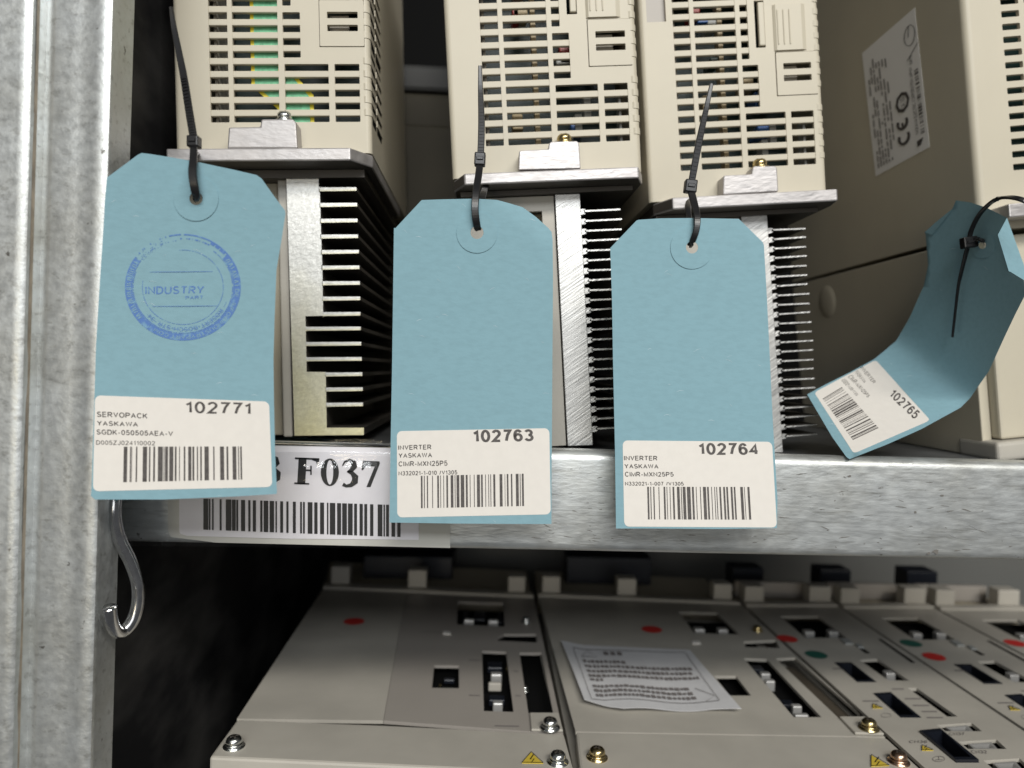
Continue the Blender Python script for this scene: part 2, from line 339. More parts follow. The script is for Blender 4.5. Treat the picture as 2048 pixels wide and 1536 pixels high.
def text2d(body, bold=0.0, shear=0.0):
    wt = .135 + bold * 3.2
    if (body, bold) in _tx: return _tx[(body, bold)]
    vs, fs, x = [], [], 0.0
    for ch in body:
        w_, strokes = GL[ch]
        for st in strokes:
            N = len(st); closed = N > 3 and math.dist(st[0], st[-1]) < 1e-6; b0 = len(vs)
            for i, p in enumerate(st):
                def unit(a, b):
                    l = math.dist(a, b) or 1; return ((b[0] - a[0]) / l, (b[1] - a[1]) / l)
                d1 = unit(st[i - 1], p) if i > 0 else unit(st[-2], p) if closed else unit(p, st[1])
                d2 = unit(p, st[i + 1]) if i < N - 1 else unit(p, st[1]) if closed else d1
                nx, ny = -(d1[1] + d2[1]), d1[0] + d2[0]; l2 = nx * nx + ny * ny; m = wt / max(l2, .45)
                vs += [(x + p[0] + nx * m, p[1] + ny * m), (x + p[0] - nx * m, p[1] - ny * m)]
            for i in range(N - 1): k = b0 + 2 * i; fs.append((k, k + 1, k + 3, k + 2))
        x += w_ + .21 + wt * .55
    x0 = min(v[0] for v in vs); x1 = max(v[0] for v in vs); y0 = min(v[1] for v in vs); y1 = max(v[1] for v in vs)
    y0, y1 = max(y0, -wt / 2), min(y1, 1 + wt / 2)
    _tx[(body, bold)] = ([((a - x0) / (x1 - x0), (min(max(c, y0), y1) - y0) / (y1 - y0)) for a, c in vs], fs); return _tx[(body, bold)]
def bil(q, u, v):
    """quad TL,TR,BR,BL; u right, v up"""
    a = [q[3][i] * (1 - u) + q[2][i] * u for i in (0, 1)]; b = [q[0][i] * (1 - u) + q[1][i] * u for i in (0, 1)]
    return (a[0] * (1 - v) + b[0] * v, a[1] * (1 - v) + b[1] * v)
def add_text(bm, body, quad, fn, bold=0.0):
    vs, fs = text2d(body, bold)
    V = [bm.verts.new(fn(*bil(quad, u, v))) for u, v in vs]
    for f in fs:
        try: bm.faces.new([V[i] for i in f])
        except ValueError: pass
def add_quad(bm, quad, fn, u0=0, u1=1, v0=0, v1=1):
    bm.faces.new([bm.verts.new(fn(*bil(quad, u, v))) for u, v in ((u0, v0), (u1, v0), (u1, v1), (u0, v1))])
def add_poly(bm, pts, fn):
    loops = [[Vector((p[0], p[1], 0)) for p in pts]]; vs = [bm.verts.new(fn(*p)) for p in pts]
    for t in tessellate_polygon(loops): bm.faces.new([vs[i] for i in t])
def add_stroke(bm, pts, ws, fn):
    L = []; N = len(pts)
    for i, p in enumerate(pts):
        a = pts[max(i - 1, 0)]; b = pts[min(i + 1, N - 1)]; dx, dy = b[0] - a[0], b[1] - a[1]; l = math.hypot(dx, dy) or 1
        wv = ws[i] if isinstance(ws, (list, tuple)) else ws
        L.append((bm.verts.new(fn(p[0] - dy / l * wv / 2, p[1] + dx / l * wv / 2)), bm.verts.new(fn(p[0] + dy / l * wv / 2, p[1] - dx / l * wv / 2))))
    for (a, b), (c, d) in zip(L, L[1:]): bm.faces.new((a, b, d, c))
BARS = [(440, 458), (473, 482), (505, 517), (562, 570), (617, 635), (650, 657), (683, 690), (715, 733), (762, 790), (805, 813), (825, 855), (870, 908), (925, 945), (968, 975), (1012, 1020), (1045, 1077), (1090, 1108), (1135, 1142), (1168, 1175), (1190, 1198), (1222, 1243), (1290, 1320), (1345, 1350), (1368, 1385), (1412, 1427), (1465, 1495), (1508, 1516), (1530, 1550)]
BARS_B = BARS[:20] + [(1222, 1240), (1265, 1284), (1298, 1316), (1345, 1365), (1380, 1396), (1450, 1478), (1492, 1498), (1528, 1550)]
BARS_C = [(440, 472), (497, 506), (510, 515), (550, 562), (612, 650), (668, 680), (706, 722), (748, 792), (800, 806), (812, 838), (850, 886), (900, 915), (938, 945), (980, 994), (1020, 1048), (1058, 1074), (1098, 1108), (1128, 1142), (1166, 1205), (1245, 1256), (1306, 1342), (1364, 1380), (1418, 1452), (1468, 1476), (1488, 1502)]
def add_bars(bm, bars, quad, fn):
    a = bars[0][0]; b = bars[-1][1]
    for s, e in bars: add_quad(bm, quad, fn, (s - a) / (b - a), (e - a) / (b - a))
def zf(x0, y0, k): return lambda *p: (x0 + p[0] / k, y0 + p[1] / k)

# ================================================================== RACK
LIPD = 0.305
def plane_y(Y, off=0.0): return lambda px, py, t=0: PY(px, py, Y) + Vector((0, -off, 0))
tl = PY(1103, 899, LIPD); bl_ = PY(1000, 1101, LIPD)
LZ1, LZ0 = tl.z, bl_.z                                        # top and bottom of the shelf's front lip
DECK = LZ1 - 0.0035
# upright -----------------------------------------------------------
up = thing('rack_upright', PY(120, 768, 0.268), 'galvanised steel rack upright with a long vertical groove, left of the tags', 'rack upright')
base = FR[up].translation.copy()
def ux(px, Y): return PY(px, 768, Y).x - base.x
prof = [(-60, .2635), (20, .2630), (36, .2628), (46, .2636), (52, .2655), (58, .2680), (68, .2700), (74, .2708), (80, .2706), (85, .2690), (93, .2683), (140, .2682), (165, .2680), (172, .2674), (196, .2672), (203, .2677), (208, .2690), (210, .2705)]
pts = [(ux(a, b), b - .268) for a, b in prof]; xr = pts[-1][0]
pts += [(xr + .0002, .2835 - .268), (xr - .0018, .2835 - .268), (xr - .0018, .272 - .268)] + [(x - .0004, y + .002) for x, y in pts[::-1][2:]]
bm = bmesh.new(); NZ = 24; rings = []
for k in range(NZ + 1):
    z = -.33 + .66 * k / NZ
    rings.append([bm.verts.new((x, y, z)) for x, y in pts])
for a, b in zip(rings, rings[1:]):
    for k in range(len(pts)): bm.faces.new((a[k], a[(k + 1) % len(pts)], b[(k + 1) % len(pts)], b[k]))
bm.transform(Matrix.Rotation(0.010, 4, 'Y'))
body = obj('profile', bm, M['galv_up'], up)
for f in body.data.polygons: f.use_smooth = True
m_ = body.modifiers.new('edge', 'EDGE_SPLIT'); m_.split_angle = 0.7
bm = bmesh.new()
for x0, x1, yy in ((ux(50, .265) - .0003, ux(57, .268), .2660), ):
    pass
# worn brownish stripe along the groove's shoulder, a rust stain a hair proud of the metal
ps = [(ux(53.0, .2658), .2658 - .268 - .00015), (ux(60, .2684), .2684 - .268 - .00015)]
for k in range(30):
    za, zb = -.33 + .022 * k, -.33 + .022 * (k + 1)
    j = random.uniform(-.0002, .0002)
    bm.faces.new([bm.verts.new(p) for p in ((ps[0][0] + j, ps[0][1], za), (ps[1][0], ps[1][1], za), (ps[1][0], ps[1][1], zb), (ps[0][0] + j, ps[0][1], zb))])
bmesh.ops.remove_doubles(bm, verts=bm.verts[:], dist=.0003)
bm.transform(Matrix.Rotation(0.010, 4, 'Y'))
obj('rust_streak', bm, M['rust'], up)
# shelf -------------------------------------------------------------
XL = PY(240, 1000, LIPD).x; XR = PY(2048, 1000, LIPD).x + .12
sh = thing('steel_shelf', Vector(((XL + XR) / 2, LIPD, LZ0)), 'scuffed galvanised steel shelf whose rounded front lip carries the upper row of drives', 'shelf')
bx_ = FR[sh].translation
H = LZ1 - LZ0; rr = .0042
pr = []
for k in range(7):
    a = math.pi / 2 * k / 6; pr.append((rr - rr * math.sin(a), H - rr + rr * math.cos(a)))
for k in range(6):
    a = math.pi / 2 * k / 5; pr.append((rr * .8 - rr * .8 * math.cos(a), rr * .8 - rr * .8 * math.sin(a)))
pr += [(.018, 0), (.018, .002), (.005, .002), (.003, .006), (.003, H - .006), (.006, H - .003)]
pr = [(.012, H - .0005)] + pr + [(.012, H - .003)]
bm = bmesh.new(); NX = 40; rings = []
for k in range(NX + 1):
    x = XL - bx_.x + (XR - XL) * k / NX
    rings.append([bm.verts.new((x, y, z)) for y, z in pr])
for a, b in zip(rings, rings[1:]):
    for k in range(len(pr)): bm.faces.new((a[k], a[(k + 1) % len(pr)], b[(k + 1) % len(pr)], b[k]))
bm.faces.new(rings[0]); bm.faces.new(rings[-1])
lip = obj('front_lip', bm, M['galv_sh'], sh, smooth=True)
m_ = lip.modifiers.new('edge', 'EDGE_SPLIT'); m_.split_angle = 0.8
obj('deck', bbox(XL, XR, LIPD + .0105, .62, DECK - .0015, DECK), M['deck'], sh, True)
# side and back sheets ---------------------------------------------
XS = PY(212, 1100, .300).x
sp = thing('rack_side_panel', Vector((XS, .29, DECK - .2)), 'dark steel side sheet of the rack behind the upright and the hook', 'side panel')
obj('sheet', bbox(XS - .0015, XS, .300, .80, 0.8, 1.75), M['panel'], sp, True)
bk = thing('dark_backdrop', Vector((.2, .8, .8)), 'added dark sheet behind the drives that keeps the gaps dark', 'backdrop')
obj('sheet', bbox(XS, .9, .80, .802, 0.8, 1.75), M['dark'], bk, True)  # near-black sheet added so that the gaps stay dark
LOWZ = CAM.z - .165
ls = thing('lower_shelf_deck', Vector((.2, .5, LOWZ - .125)), 'dark lower shelf deck under the row of grey drive modules', 'shelf')
obj('deck', bbox(XS, .9, .28, .80, LOWZ - .128, LOWZ - .125), M['deck'], ls, True)
# location label on the lip -----------------------------------------
q6 = zf(180, 860, 2.7676)
lb = thing('location_label', PY(620, 990, LIPD), 'white shelf location label reading F037 above a black barcode, taped to the shelf lip', 'label')
def onlip(off):
    def fn(px, py, t=1.0):
        p = PY(px, py, LIPD); o = off
        z = p.z - LZ0
        y = LIPD - o
        if z > H - rr:                       # follow the lip's rounded upper edge
            a = min(1.2, (z - H + rr) / rr); y = LIPD + rr - math.sqrt(max(rr * rr - (a * rr) ** 2, 0)) - o if a < 1 else LIPD + rr - o
        return Vector((p.x, y - t * .00008, p.z))
    return fn
obj('backing_paper', plate([q6(*p) for p in ((432, 385), (434, 560), (450, 592), (700, 622), (1300, 636), (1994, 652), (1994, 250), (1700, 160), (432, 160))], [], onlip(.0002), 3, maxlen=30), M['backing'], lb, True)
obj('paper', plate([q6(*p) for p in ((497, 80), (1700, 100), (1820, 104), (1820, 606), (1100, 600), (540, 584), (505, 574), (497, 560))], [], onlip(.0005), 3, maxlen=30), M['whitecool'], lb, True)
fnp = onlip(.0008)
bm = bmesh.new()
BL = [(632, 658), (662, 670), (680, 688), (722, 732), (756, 786), (790, 810), (814, 824), (840, 862), (880, 892), (905, 922), (946, 958), (965, 990), (998, 1022), (1030, 1038), (1056, 1072), (1090, 1102), (1126, 1142), (1166, 1176), (1182, 1192), (1208, 1234), (1244, 1262), (1276, 1298), (1314, 1322), (1330, 1360), (1370, 1392), (1398, 1424), (1430, 1456), (1464, 1480), (1494, 1512), (1520, 1536), (1552, 1570), (1594, 1620), (1626, 1634), (1640, 1656), (1670, 1690), (1702, 1720)]
for s, e in BL:
    f = lambda x, top: (378 + (x - 632) * .033) if top else (549 + (x - 632) * .037)
    add_poly(bm, [q6(s, f(s, 1)), q6(e, f(e, 1)), q6(e, f(e, 0)), q6(s, f(s, 0))], fnp)
obj('barcode', bm, M['inkblack'], lb, True)
bm = bmesh.new()
def G(*pts): add_poly(bm, [q6(*p) for p in pts], fnp)
def S(pts, ws): add_stroke(bm, [q6(*p) for p in pts], [w_ / 2.7676 for w_ in ws], fnp)
# F
G((1158, 152), (1202, 152), (1194, 298), (1150, 296)); G((1138, 150), (1272, 155), (1272, 163), (1138, 159)); G((1134, 288), (1216, 292), (1216, 300), (1134, 297))
G((1232, 155), (1272, 156), (1268, 198), (1262, 197), (1254, 172), (1232, 164)); G((1198, 216), (1226, 217), (1226, 226), (1198, 225)); G((1222, 196), (1230, 196), (1230, 246), (1222, 246))
# 0
for th0 in range(24):
    a0, a1 = th0 * math.pi / 12, (th0 + 1) * math.pi / 12
    o_ = lambda a: (1330 + 50 * math.cos(a), 232 + 76 * math.sin(a)); i_ = lambda a: (1330 + 19 * math.cos(a), 232 + 68 * math.sin(a))
    G(o_(a0), o_(a1), i_(a1), i_(a0))
# 3 (twice: the second peeks out beside the tag)
def three(cx, cy):
    S([(cx - 42, cy - 40), (cx - 30, cy - 62), (cx - 4, cy - 72), (cx + 18, cy - 58), (cx + 22, cy - 36), (cx + 6, cy - 14), (cx - 16, cy - 6)], [6, 10, 14, 30, 36, 22, 8])
    S([(cx - 16, cy - 8), (cx + 10, cy), (cx + 28, cy + 22), (cx + 26, cy + 48), (cx + 4, cy + 68), (cx - 22, cy + 72), (cx - 40, cy + 62)], [8, 22, 36, 36, 22, 16, 20])
three(1442, 236); three(1014, 216)
# 7
G((1512, 168), (1604, 172), (1606, 184), (1554, 314), (1532, 313), (1578, 200), (1530, 198), (1512, 220), (1505, 219))
obj('printed_text', bm, M['inkblack'], lb, True)
# clear tape with a ridge along the label's upper edge
bm = bmesh.new(); grid = []
NXT, NYT = 120, 120
TL_, TR_, BR_, BLq = (262, 868), (905, 884), (905, 1098), (262, 1090)
fl = onlip(.0011)
for j in range(NYT + 1):
    row = []
    for i in range(NXT + 1):
        u, v = i / NXT, j / NYT
        px, py = bil((TL_, TR_, BR_, BLq), u, v); p = fl(px, py, 0)
        yc = 924 + 1.6 * math.sin(px * .06) + (px - 640) * .012; sl = (.36 + .07 * math.sin(px * .23) + .05 * math.sin(px * .71)) * .000198
        dy_ = (py - (yc - 4)) if py > -1 else 0                      # a tented crease in the film: long upper slope, short lower one
        hgt = 14 * sl; ridge = (dy_ * sl if dy_ < 14 else hgt * (0.5 + 0.5 * math.cos(math.pi * (dy_ - 14) / 18))) if 0 < dy_ < 32 else 0
        ridge *= max(0, min(1, (px - 548) / 12, (752 - px) / 14))
        edge = .0008 * max(0, (px - 262) < 90) * max(0, 1 - (1090 - py) / 40 if py > 1050 else 0) * (0.5 + .5 * math.sin(px * .12))
        p.y -= ridge + edge + random.uniform(0, .00003); row.append(bm.verts.new(p))
    grid.append(row)
for a, b in zip(grid, grid[1:]):
    for i in range(NXT): bm.faces.new((a[i], a[i + 1], b[i + 1], b[i]))
obj('clear_tape', bm, M['tape'], lb, True, smooth=True)
# scuffs and scratches on the lip
rw = random.Random(12); fw_ = onlip(.00012)
for nm, m_, n_, lw in (('scuff_marks', 'wear', 95, 1.0), ('bright_scratches', 'bare', 45, .8)):
    bm = bmesh.new()
    for _ in range(n_):
        px, py = rw.uniform(1060, 2040), rw.uniform(935, 1085); py += (px - 1100) * .022
        l_ = rw.choice([2, 3, 3, 5, 9, 16 if nm != 'scuff_marks' else 7]) * rw.uniform(.7, 1.4); a_ = rw.gauss(.05, .25)
        pts_ = [(px + k * l_ * math.cos(a_), py + k * l_ * math.sin(a_) + rw.uniform(-.5, .5)) for k in (-1, -.4, .3, 1)]
        add_stroke(bm, pts_, [.3, rw.uniform(.6, 2.2) * lw, rw.uniform(.5, 1.5) * lw, .3], fw_)
    if nm == 'scuff_marks':
        for cx_, cy_, r_ in ((1871, 1103, 8), (1857, 1107, 5), (1698, 952, 4), (1830, 1024, 4), (1884, 991, 4)):
            add_poly(bm, [(cx_ + r_ * rw.uniform(.5, 1.2) * math.cos(t * .7), cy_ + .6 * r_ * rw.uniform(.5, 1.2) * math.sin(t * .7)) for t in range(9)], fw_)
    obj(nm, bm, M[m_], sh, True)['kind'] = 'stuff'
# hook ----------------------------------------------------------------
hk_px = [(236, 965, .276), (230, 1005, .274), (230, 1040, .274), (240, 1080, .276), (262, 1125, .278), (275, 1165, .279), (276, 1205, .279), (266, 1240, .278), (248, 1262, .276), (232, 1262, .272), (222, 1240, .268), (219, 1214, .266)]
path = spline([P(*p) for p in hk_px], 8)
hk = thing('s_hook', path[0], 'shiny chrome S hook hanging at the corner of upright and shelf', 'hook')
obj('hook_wire', tube(path, .0023, 14), M['chrome'], hk, True, smooth=True)

# ================================================================== UPPER DRIVES
def frame(pa, pb, Y):
    a, b = PY(*pa, Y), PY(*pb, Y); x = (b - a).normalized(); y = Vector((0, 1, 0)); z = x.cross(y)
    m = Matrix((x, y, z)).transposed().to_4x4(); m.translation = a; return m
class Loc:
    def __init__(s, mw): s.mw = mw; s.inv = mw.inverted(); s.o = s.inv @ CAM
    def hit(s, px, py, yl):
        d = s.inv.to_3x3() @ ray(px, py); t = (yl - s.o.y) / d.y; p = s.o + d * t; return (p.x, p.z)
    def hitx(s, px, py, xl):
        d = s.inv.to_3x3() @ ray(px, py); t = (xl - s.o.x) / d.x; p = s.o + d * t; return (p.y, p.z)
def rect(x0, x1, z0, z1, r=0.0):
    if not r: return [(x0, z0), (x1, z0), (x1, z1), (x0, z1)]
    out = []
    for cx, cz, a0 in ((x1 - r, z0 + r, -90), (x1 - r, z1 - r, 0), (x0 + r, z1 - r, 90), (x0 + r, z0 + r, 180)):
        for k in range(4): a = math.radians(a0 + 30 * k); out.append((cx + r * math.cos(a), cz + r * math.sin(a)))
    return out
DEPTH = .15
def casing(root, L, pA, pD, pT, kT, xl_px=None, xr_px=None, details=True, seed=1, ribbon=False):
    """vented upper casing; pA/pD: lower left / lower right of the lowest slot row, pT: left top reference at row kT"""
    rnd = random.Random(seed)
    xA, z0 = L.hit(*pA, 0); xD, _ = L.hit(*pD, 0); _, zT = L.hit(*pT, 0)
    s = (xD - xA) / 299; p = (zT - z0) / kT
    X = lambda u: xA + s * u
    Z = lambda k: z0 + p * k
    x0, x1 = X(-72), X(321); zt = Z(23.5); r = .0022
    # shell: rounded front corners, open front
    arcL = [(x0 + r - r * math.cos(a), r - r * math.sin(a)) for a in [math.pi / 2 * k / 5 for k in range(6)]]
    arcR = [(x1 - r + r * math.sin(a), r - r * math.cos(a)) for a in [math.pi / 2 * k / 5 for k in range(6)]]
    inn = .0016
    # panel with openings
    zb = .0003
    holes = [rect(X(0), X(37), Z(0), Z(15.5), .0004), rect(X(46.5), X(137), Z(0), Z(15.5), .0004),
             rect(X(149), X(237), Z(0), Z(4.5), .0004), rect(X(249), X(299), Z(0), Z(4.5), .0004),
             rect(X(147), X(182), Z(5), Z(8.5), .0004), rect(X(147), X(164), Z(9), Z(15.5), .0004),
             rect(X(220), X(311), Z(5.8), Z(9.45)), rect(X(179.5), X(201), Z(9.9), Z(13.8)), rect(X(-56), X(-14), Z(12.4), Z(15.8))]
    fp = lambda u, v, t: Vector((u, .0016 * (1 - t), v))
    obj('front_panel', plate(rect(x0 + r, x1 - r, zb, zt), holes, fp), M['beige'], root)
    bm = bmesh.new()
    polyL = arcL + [(x0 + r, inn), (x0 + inn, r), (x0 + inn, DEPTH), (x0, DEPTH)]
    polyR = arcR + [(x1, DEPTH), (x1 - inn, DEPTH), (x1 - inn, r), (x1 - r, inn)]
    for poly in (polyL, polyR):
        a = [bm.verts.new((x, y, zb)) for x, y in poly]; b = [bm.verts.new((x, y, zt)) for x, y in poly]
        bm.faces.new(a); bm.faces.new(b)
        for k in range(len(poly)): bm.faces.new((a[k], a[(k + 1) % len(poly)], b[(k + 1) % len(poly)], b[k]))
    box(bm, x0 + inn, x1 - inn, .0016, DEPTH - .002, zt - .0016, zt); box(bm, x0 + inn, x1 - inn, .0016, DEPTH - .002, zb, zb + .0016)
    box(bm, x0 + inn, x1 - inn, DEPTH - .0018, DEPTH, zb, zt)
    obj('casing', bm, M['beige_side'] if False else M['beige'], root)
    # slats: one bar per row
    for k in range(15):
        xe = X(299) if k < 4 else X(182) if k < 8 else X(164)
        bm = bbox(X(-.6), xe + s * .6, .00025, .0023, Z(k + .5), Z(k + 1), bv=.0003)
        obj('slat', bm, M['beige'], root)
    # ridges wrapping round the right corner
    bm = bmesh.new()
    for k in list(range(0, 5)) + list(range(6, 16)):
        za, zb_ = Z(k + .5), Z(k + 1.0)
        poly = [(x1 - .0040, .0004)] + [(x1 - r + (r + .0003) * math.sin(a), r - (r + .0003) * math.cos(a)) for a in [math.pi / 2 * q_ / 5 for q_ in range(6)]] + [(x1 + .0003, .014), (x1 - .001, .014), (x1 - .001, .004), (x1 - .0040, .003)]
        A_ = [bm.verts.new((x, y, za)) for x, y in poly]; B_ = [bm.verts.new((x, y, zb_)) for x, y in poly]
        bm.faces.new(A_); bm.faces.new(B_)
        for q_ in range(len(poly)): bm.faces.new((A_[q_], A_[(q_ + 1) % len(poly)], B_[(q_ + 1) % len(poly)], B_[q_]))
        box(bm, x1 - .0006, x1 + .0005, .016, .034, za, zb_); 
    obj('corner_ridges', bm, M['beige'], root)
    bm = bmesh.new()
    for k in range(0, 16):
        za, zb_ = Z(k), Z(k + .5)
        box(bm, x1 - .0006, x1 + .00012, .004, .0145, za, zb_); box(bm, x1 - .0006, x1 + .00012, .018, .0325, za, zb_)
    obj('side_vents', bm, M['dark'], root)
    # terminal cover door with two slots
    door = plate(rect(X(221.5), X(310), Z(5.85), Z(9.4), .0004), [rect(X(236.5), X(298), Z(7), Z(7.5), .0003), rect(X(236.5), X(298), Z(8), Z(8.5), .0003)], lambda u, v, t: Vector((u, .0015 - .0019 * t, v)))
    d = obj('terminal_door', door, M['beige'], root)
    obj('inner_wall', bbox(X(237), X(276), .0045, .0060, Z(6.9), Z(8.6)), M['greybeige'], d)
    # grip and latch
    bm = bmesh.new()
    a = [(X(219), -.0002), (X(219) + .001, -.0011), (X(290) - .002, -.0011), (X(290), -.0002), (X(290), .001), (X(219), .001)]
    va = [bm.verts.new((x, y, Z(9.55))) for x, y in a]; vb = [bm.verts.new((x, y, Z(13.35))) for x, y in a]
    bm.faces.new(va); bm.faces.new(vb)
    for k in range(6): bm.faces.new((va[k], va[(k + 1) % 6], vb[(k + 1) % 6], vb[k]))
    g = obj('finger_grip', bm, M['beige'], root)
    bm = bmesh.new()
    for u in (226, 239, 252): box(bm, X(u), X(u + 3), -.0015, -.0010, Z(10.0), Z(12.9))
    obj('grip_rib', bevel(bm, .0002, 1), M['beige'], g)
    obj('latch', bbox(X(186), X(199), -.0012, .001, Z(10.0), Z(13.6), bv=.0004), M['beige'], root)
    obj('recess_back', bbox(X(-57), X(-13), .0022, .0032, Z(12.3), Z(15.9)), M['greypanel'], root)
    # inside: board and components behind the slots
    obj('circuit_board', bbox(X(8), X(300), .030, .0316, Z(-.5), Z(15.8)), M['pcb'], root)
    obj('inner_rib', bbox(X(3), X(9), .0045, .028, Z(-.4), Z(15.8)), M['greybeige'], root)
    if details:
        for i in range(8):
            zc = Z(rnd.uniform(0.3, 14)); m_ = M[rnd.choice(['capblue', 'capblue', 'capred', 'pcb', 'greyp', 'tan'])]
            xx = X(rnd.choice([50, 62, 76, 150, 180]) + rnd.uniform(0, 14)); ww = s * rnd.uniform(14, 34)
            obj('component', bbox(xx, xx + ww, .006, .018, zc, zc + p * rnd.uniform(.8, 1.7), bv=.0005), m_, root)
        obj('component', bbox(X(106), X(116), .0055, .011, Z(-.2), Z(15)), M['tan'], root)
        for i in range(3): obj('component', bbox(X(170 + 20 * i), X(184 + 20 * i), .005, .012, Z(.2 + i), Z(1.1 + 1.4 * i)), M['greyp'], root)
        obj('component', bbox(X(282), X(287), .004, .01, Z(-.2), Z(4.2)), M['greyp'], root)
    return X, Z, s, p, x0, x1, zt

def foot_sink(root, L, slab, fins, y0, y1, teeth=None, parent_name='heat_sink'):
    sl = obj(parent_name, plate([L.hit(*q, y0) for q in slab], [], lambda u, v, t: Vector((u, y0 if t > .5 else y1, v))), [M['yellowalu'], M['darkmetal']], root)
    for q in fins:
        obj('fin', prism([L.hit(*c, y0) for c in q], y0, y1, 1), [M['yellowalu'], M['darkmetal']], sl)  # sides coloured darker than the front end
    return sl
def flange(root, L, yf, ft, ch, under, m=None, side_m=None, depth=.12):
    """mounting plate: top front edge runs from ft[0] to ft[1]; ch: px width of the left/right chamfer"""
    a, b = L.hit(*ft[0], yf), L.hit(*ft[1], yf)
    th = abs(a[1] - L.hit(ft[0][0], under, yf)[1])
    cl, cr = ch[0] * .33 / F, ch[1] * .33 / F
    zt, zb = -.0002, -.0002 - th
    poly = [(a[0], yf), (b[0], yf), (b[0] + cr, yf + .012), (b[0] + cr, yf + depth), (a[0] - cl, yf + depth), (a[0] - cl, yf + .012)]
    bm = bmesh.new(); A = [bm.verts.new((x, y, zt)) for x, y in poly]; B = [bm.verts.new((x, y, zb)) for x, y in poly]
    f1 = bm.faces.new(A); f2 = bm.faces.new(B); f2.material_index = 1  # underside gets the dark colour as painted shade
    for k in range(6):
        f = bm.faces.new((A[k], A[(k + 1) % 6], B[(k + 1) % 6], B[k])); f.material_index = 0 if k in (0, 1, 2) else 1
    return obj('mounting_plate', bevel(bm, .0006), [m or M['alu'], side_m or M['darkmetal']], root), zb

def tab_boss(root, L, yf, pts, scr_px, m, scr_m):
    o = obj('mounting_boss', bevel(prism([L.hit(*q, yf) for q in pts], yf, yf + .012), .0007), m, root)
    x, z = L.hit(*scr_px, yf); s = screw(o, Vector((x, yf + .006, z + .0004)), .0031, scr_m, world=False)
    return o

YC = .330
# --- drive on the left (thick fins)
mw = frame((340, 296), (700, 294), YC - .010); mw.translation = mw.translation + Vector((0, .010, 0))
d1 = thing('motor_drive', mw, 'beige drive next to the upright, thick finned heat sink and green strip behind its vents', 'motor drive', 'beige drives standing on the upper shelf')
L1 = Loc(mw)
X, Z, s, p, x0, x1, zt = casing(d1, L1, (422, 245), (721, 245), (423, 11), 9.0, details=False, seed=3)
bm = bmesh.new()
yr = .0036
def strip(pts, m, y, nm):
    q = [L1.hit(*c, y) for c in pts]; return obj(nm, plate(q, [], lambda u, v, t: Vector((u, y + .0002 * (1 - t), v))), m, d1)
strip([(498, -60), (562, -60), (562, 140), (592, 152), (627, 190), (629, 262), (560, 262), (560, 222), (503, 172)], M['ribyel'], .0030, 'strip_border')
strip([(505, -60), (556, -60), (556, 143), (588, 158), (619, 194), (621, 262), (568, 262), (568, 218), (510, 170)], M['ribteal'], .0026, 'coloured_strip')
fl1, zb1 = flange(d1, L1, -.010, ((332, 296), (700, 294)), (6, 35), 322)
tab_boss(d1, L1, -.0085, [(454, 297), (457, 254), (520, 253), (522, 238), (584, 237), (592, 244), (595, 297)], (562, 237), M['alu'], M['zinc'])
q = zf(500, 330, 2.56)
slab = [(186, 52), (350, 52), (352, 112), (357, 130), (364, 360), (370, 520), (374, 752), (374, 772), (284, 774), (290, 1059), (386, 1060), (388, 1085), (393, 1345), (583, 1345), (583, 1382), (228, 1386)]
cen = [(122, 545), (202, 548), (283, 550), (364, 553), (443, 557), (523, 560), (603, 562), (682, 564), (761, 565), (836, 567), (914, 569), (992, 572), (1070, 575), (1147, 577), (1225, 578)]
rt = [353, 357, 359, 361, 364, 367, 370, 372, 374, 286, 287, 289, 386, 388, 390]
fins = []
for (c, t), r0 in zip(cen, rt):
    h = 14; tap = 9.5; dz = 3
    fins.append([q(r0 - 1, c - h + dz), q(r0 + 6, c - tap + dz - 1), q(t, c - tap + 1), q(t, c + tap), q(r0 + 6, c + tap + dz), q(r0 - 1, c + h + dz)])
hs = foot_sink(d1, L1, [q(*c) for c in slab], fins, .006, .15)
_, zbot1 = L1.hit(590, 873, .006)
xa, _ = L1.hit(558, 600, .007); xb, _ = L1.hit(577, 600, .007); xl_, _ = L1.hit(352, 600, .007)
obj('lower_casing', bbox(xa, xb, .0085, .15, zbot1 - .0004, zb1 - .0006, bv=.0008), M['greybeige'], d1)
obj('side_cover', bbox(xl_, xa - .0012, .014, .15, zbot1, zb1 - .0006, bv=.0008), M['beige_side'], d1)
obj('plate_seal', bbox(xa - .02, x1 - .004, .004, .149, zb1 - .0035, zb1 - .0002), M['darkmetal'], d1)

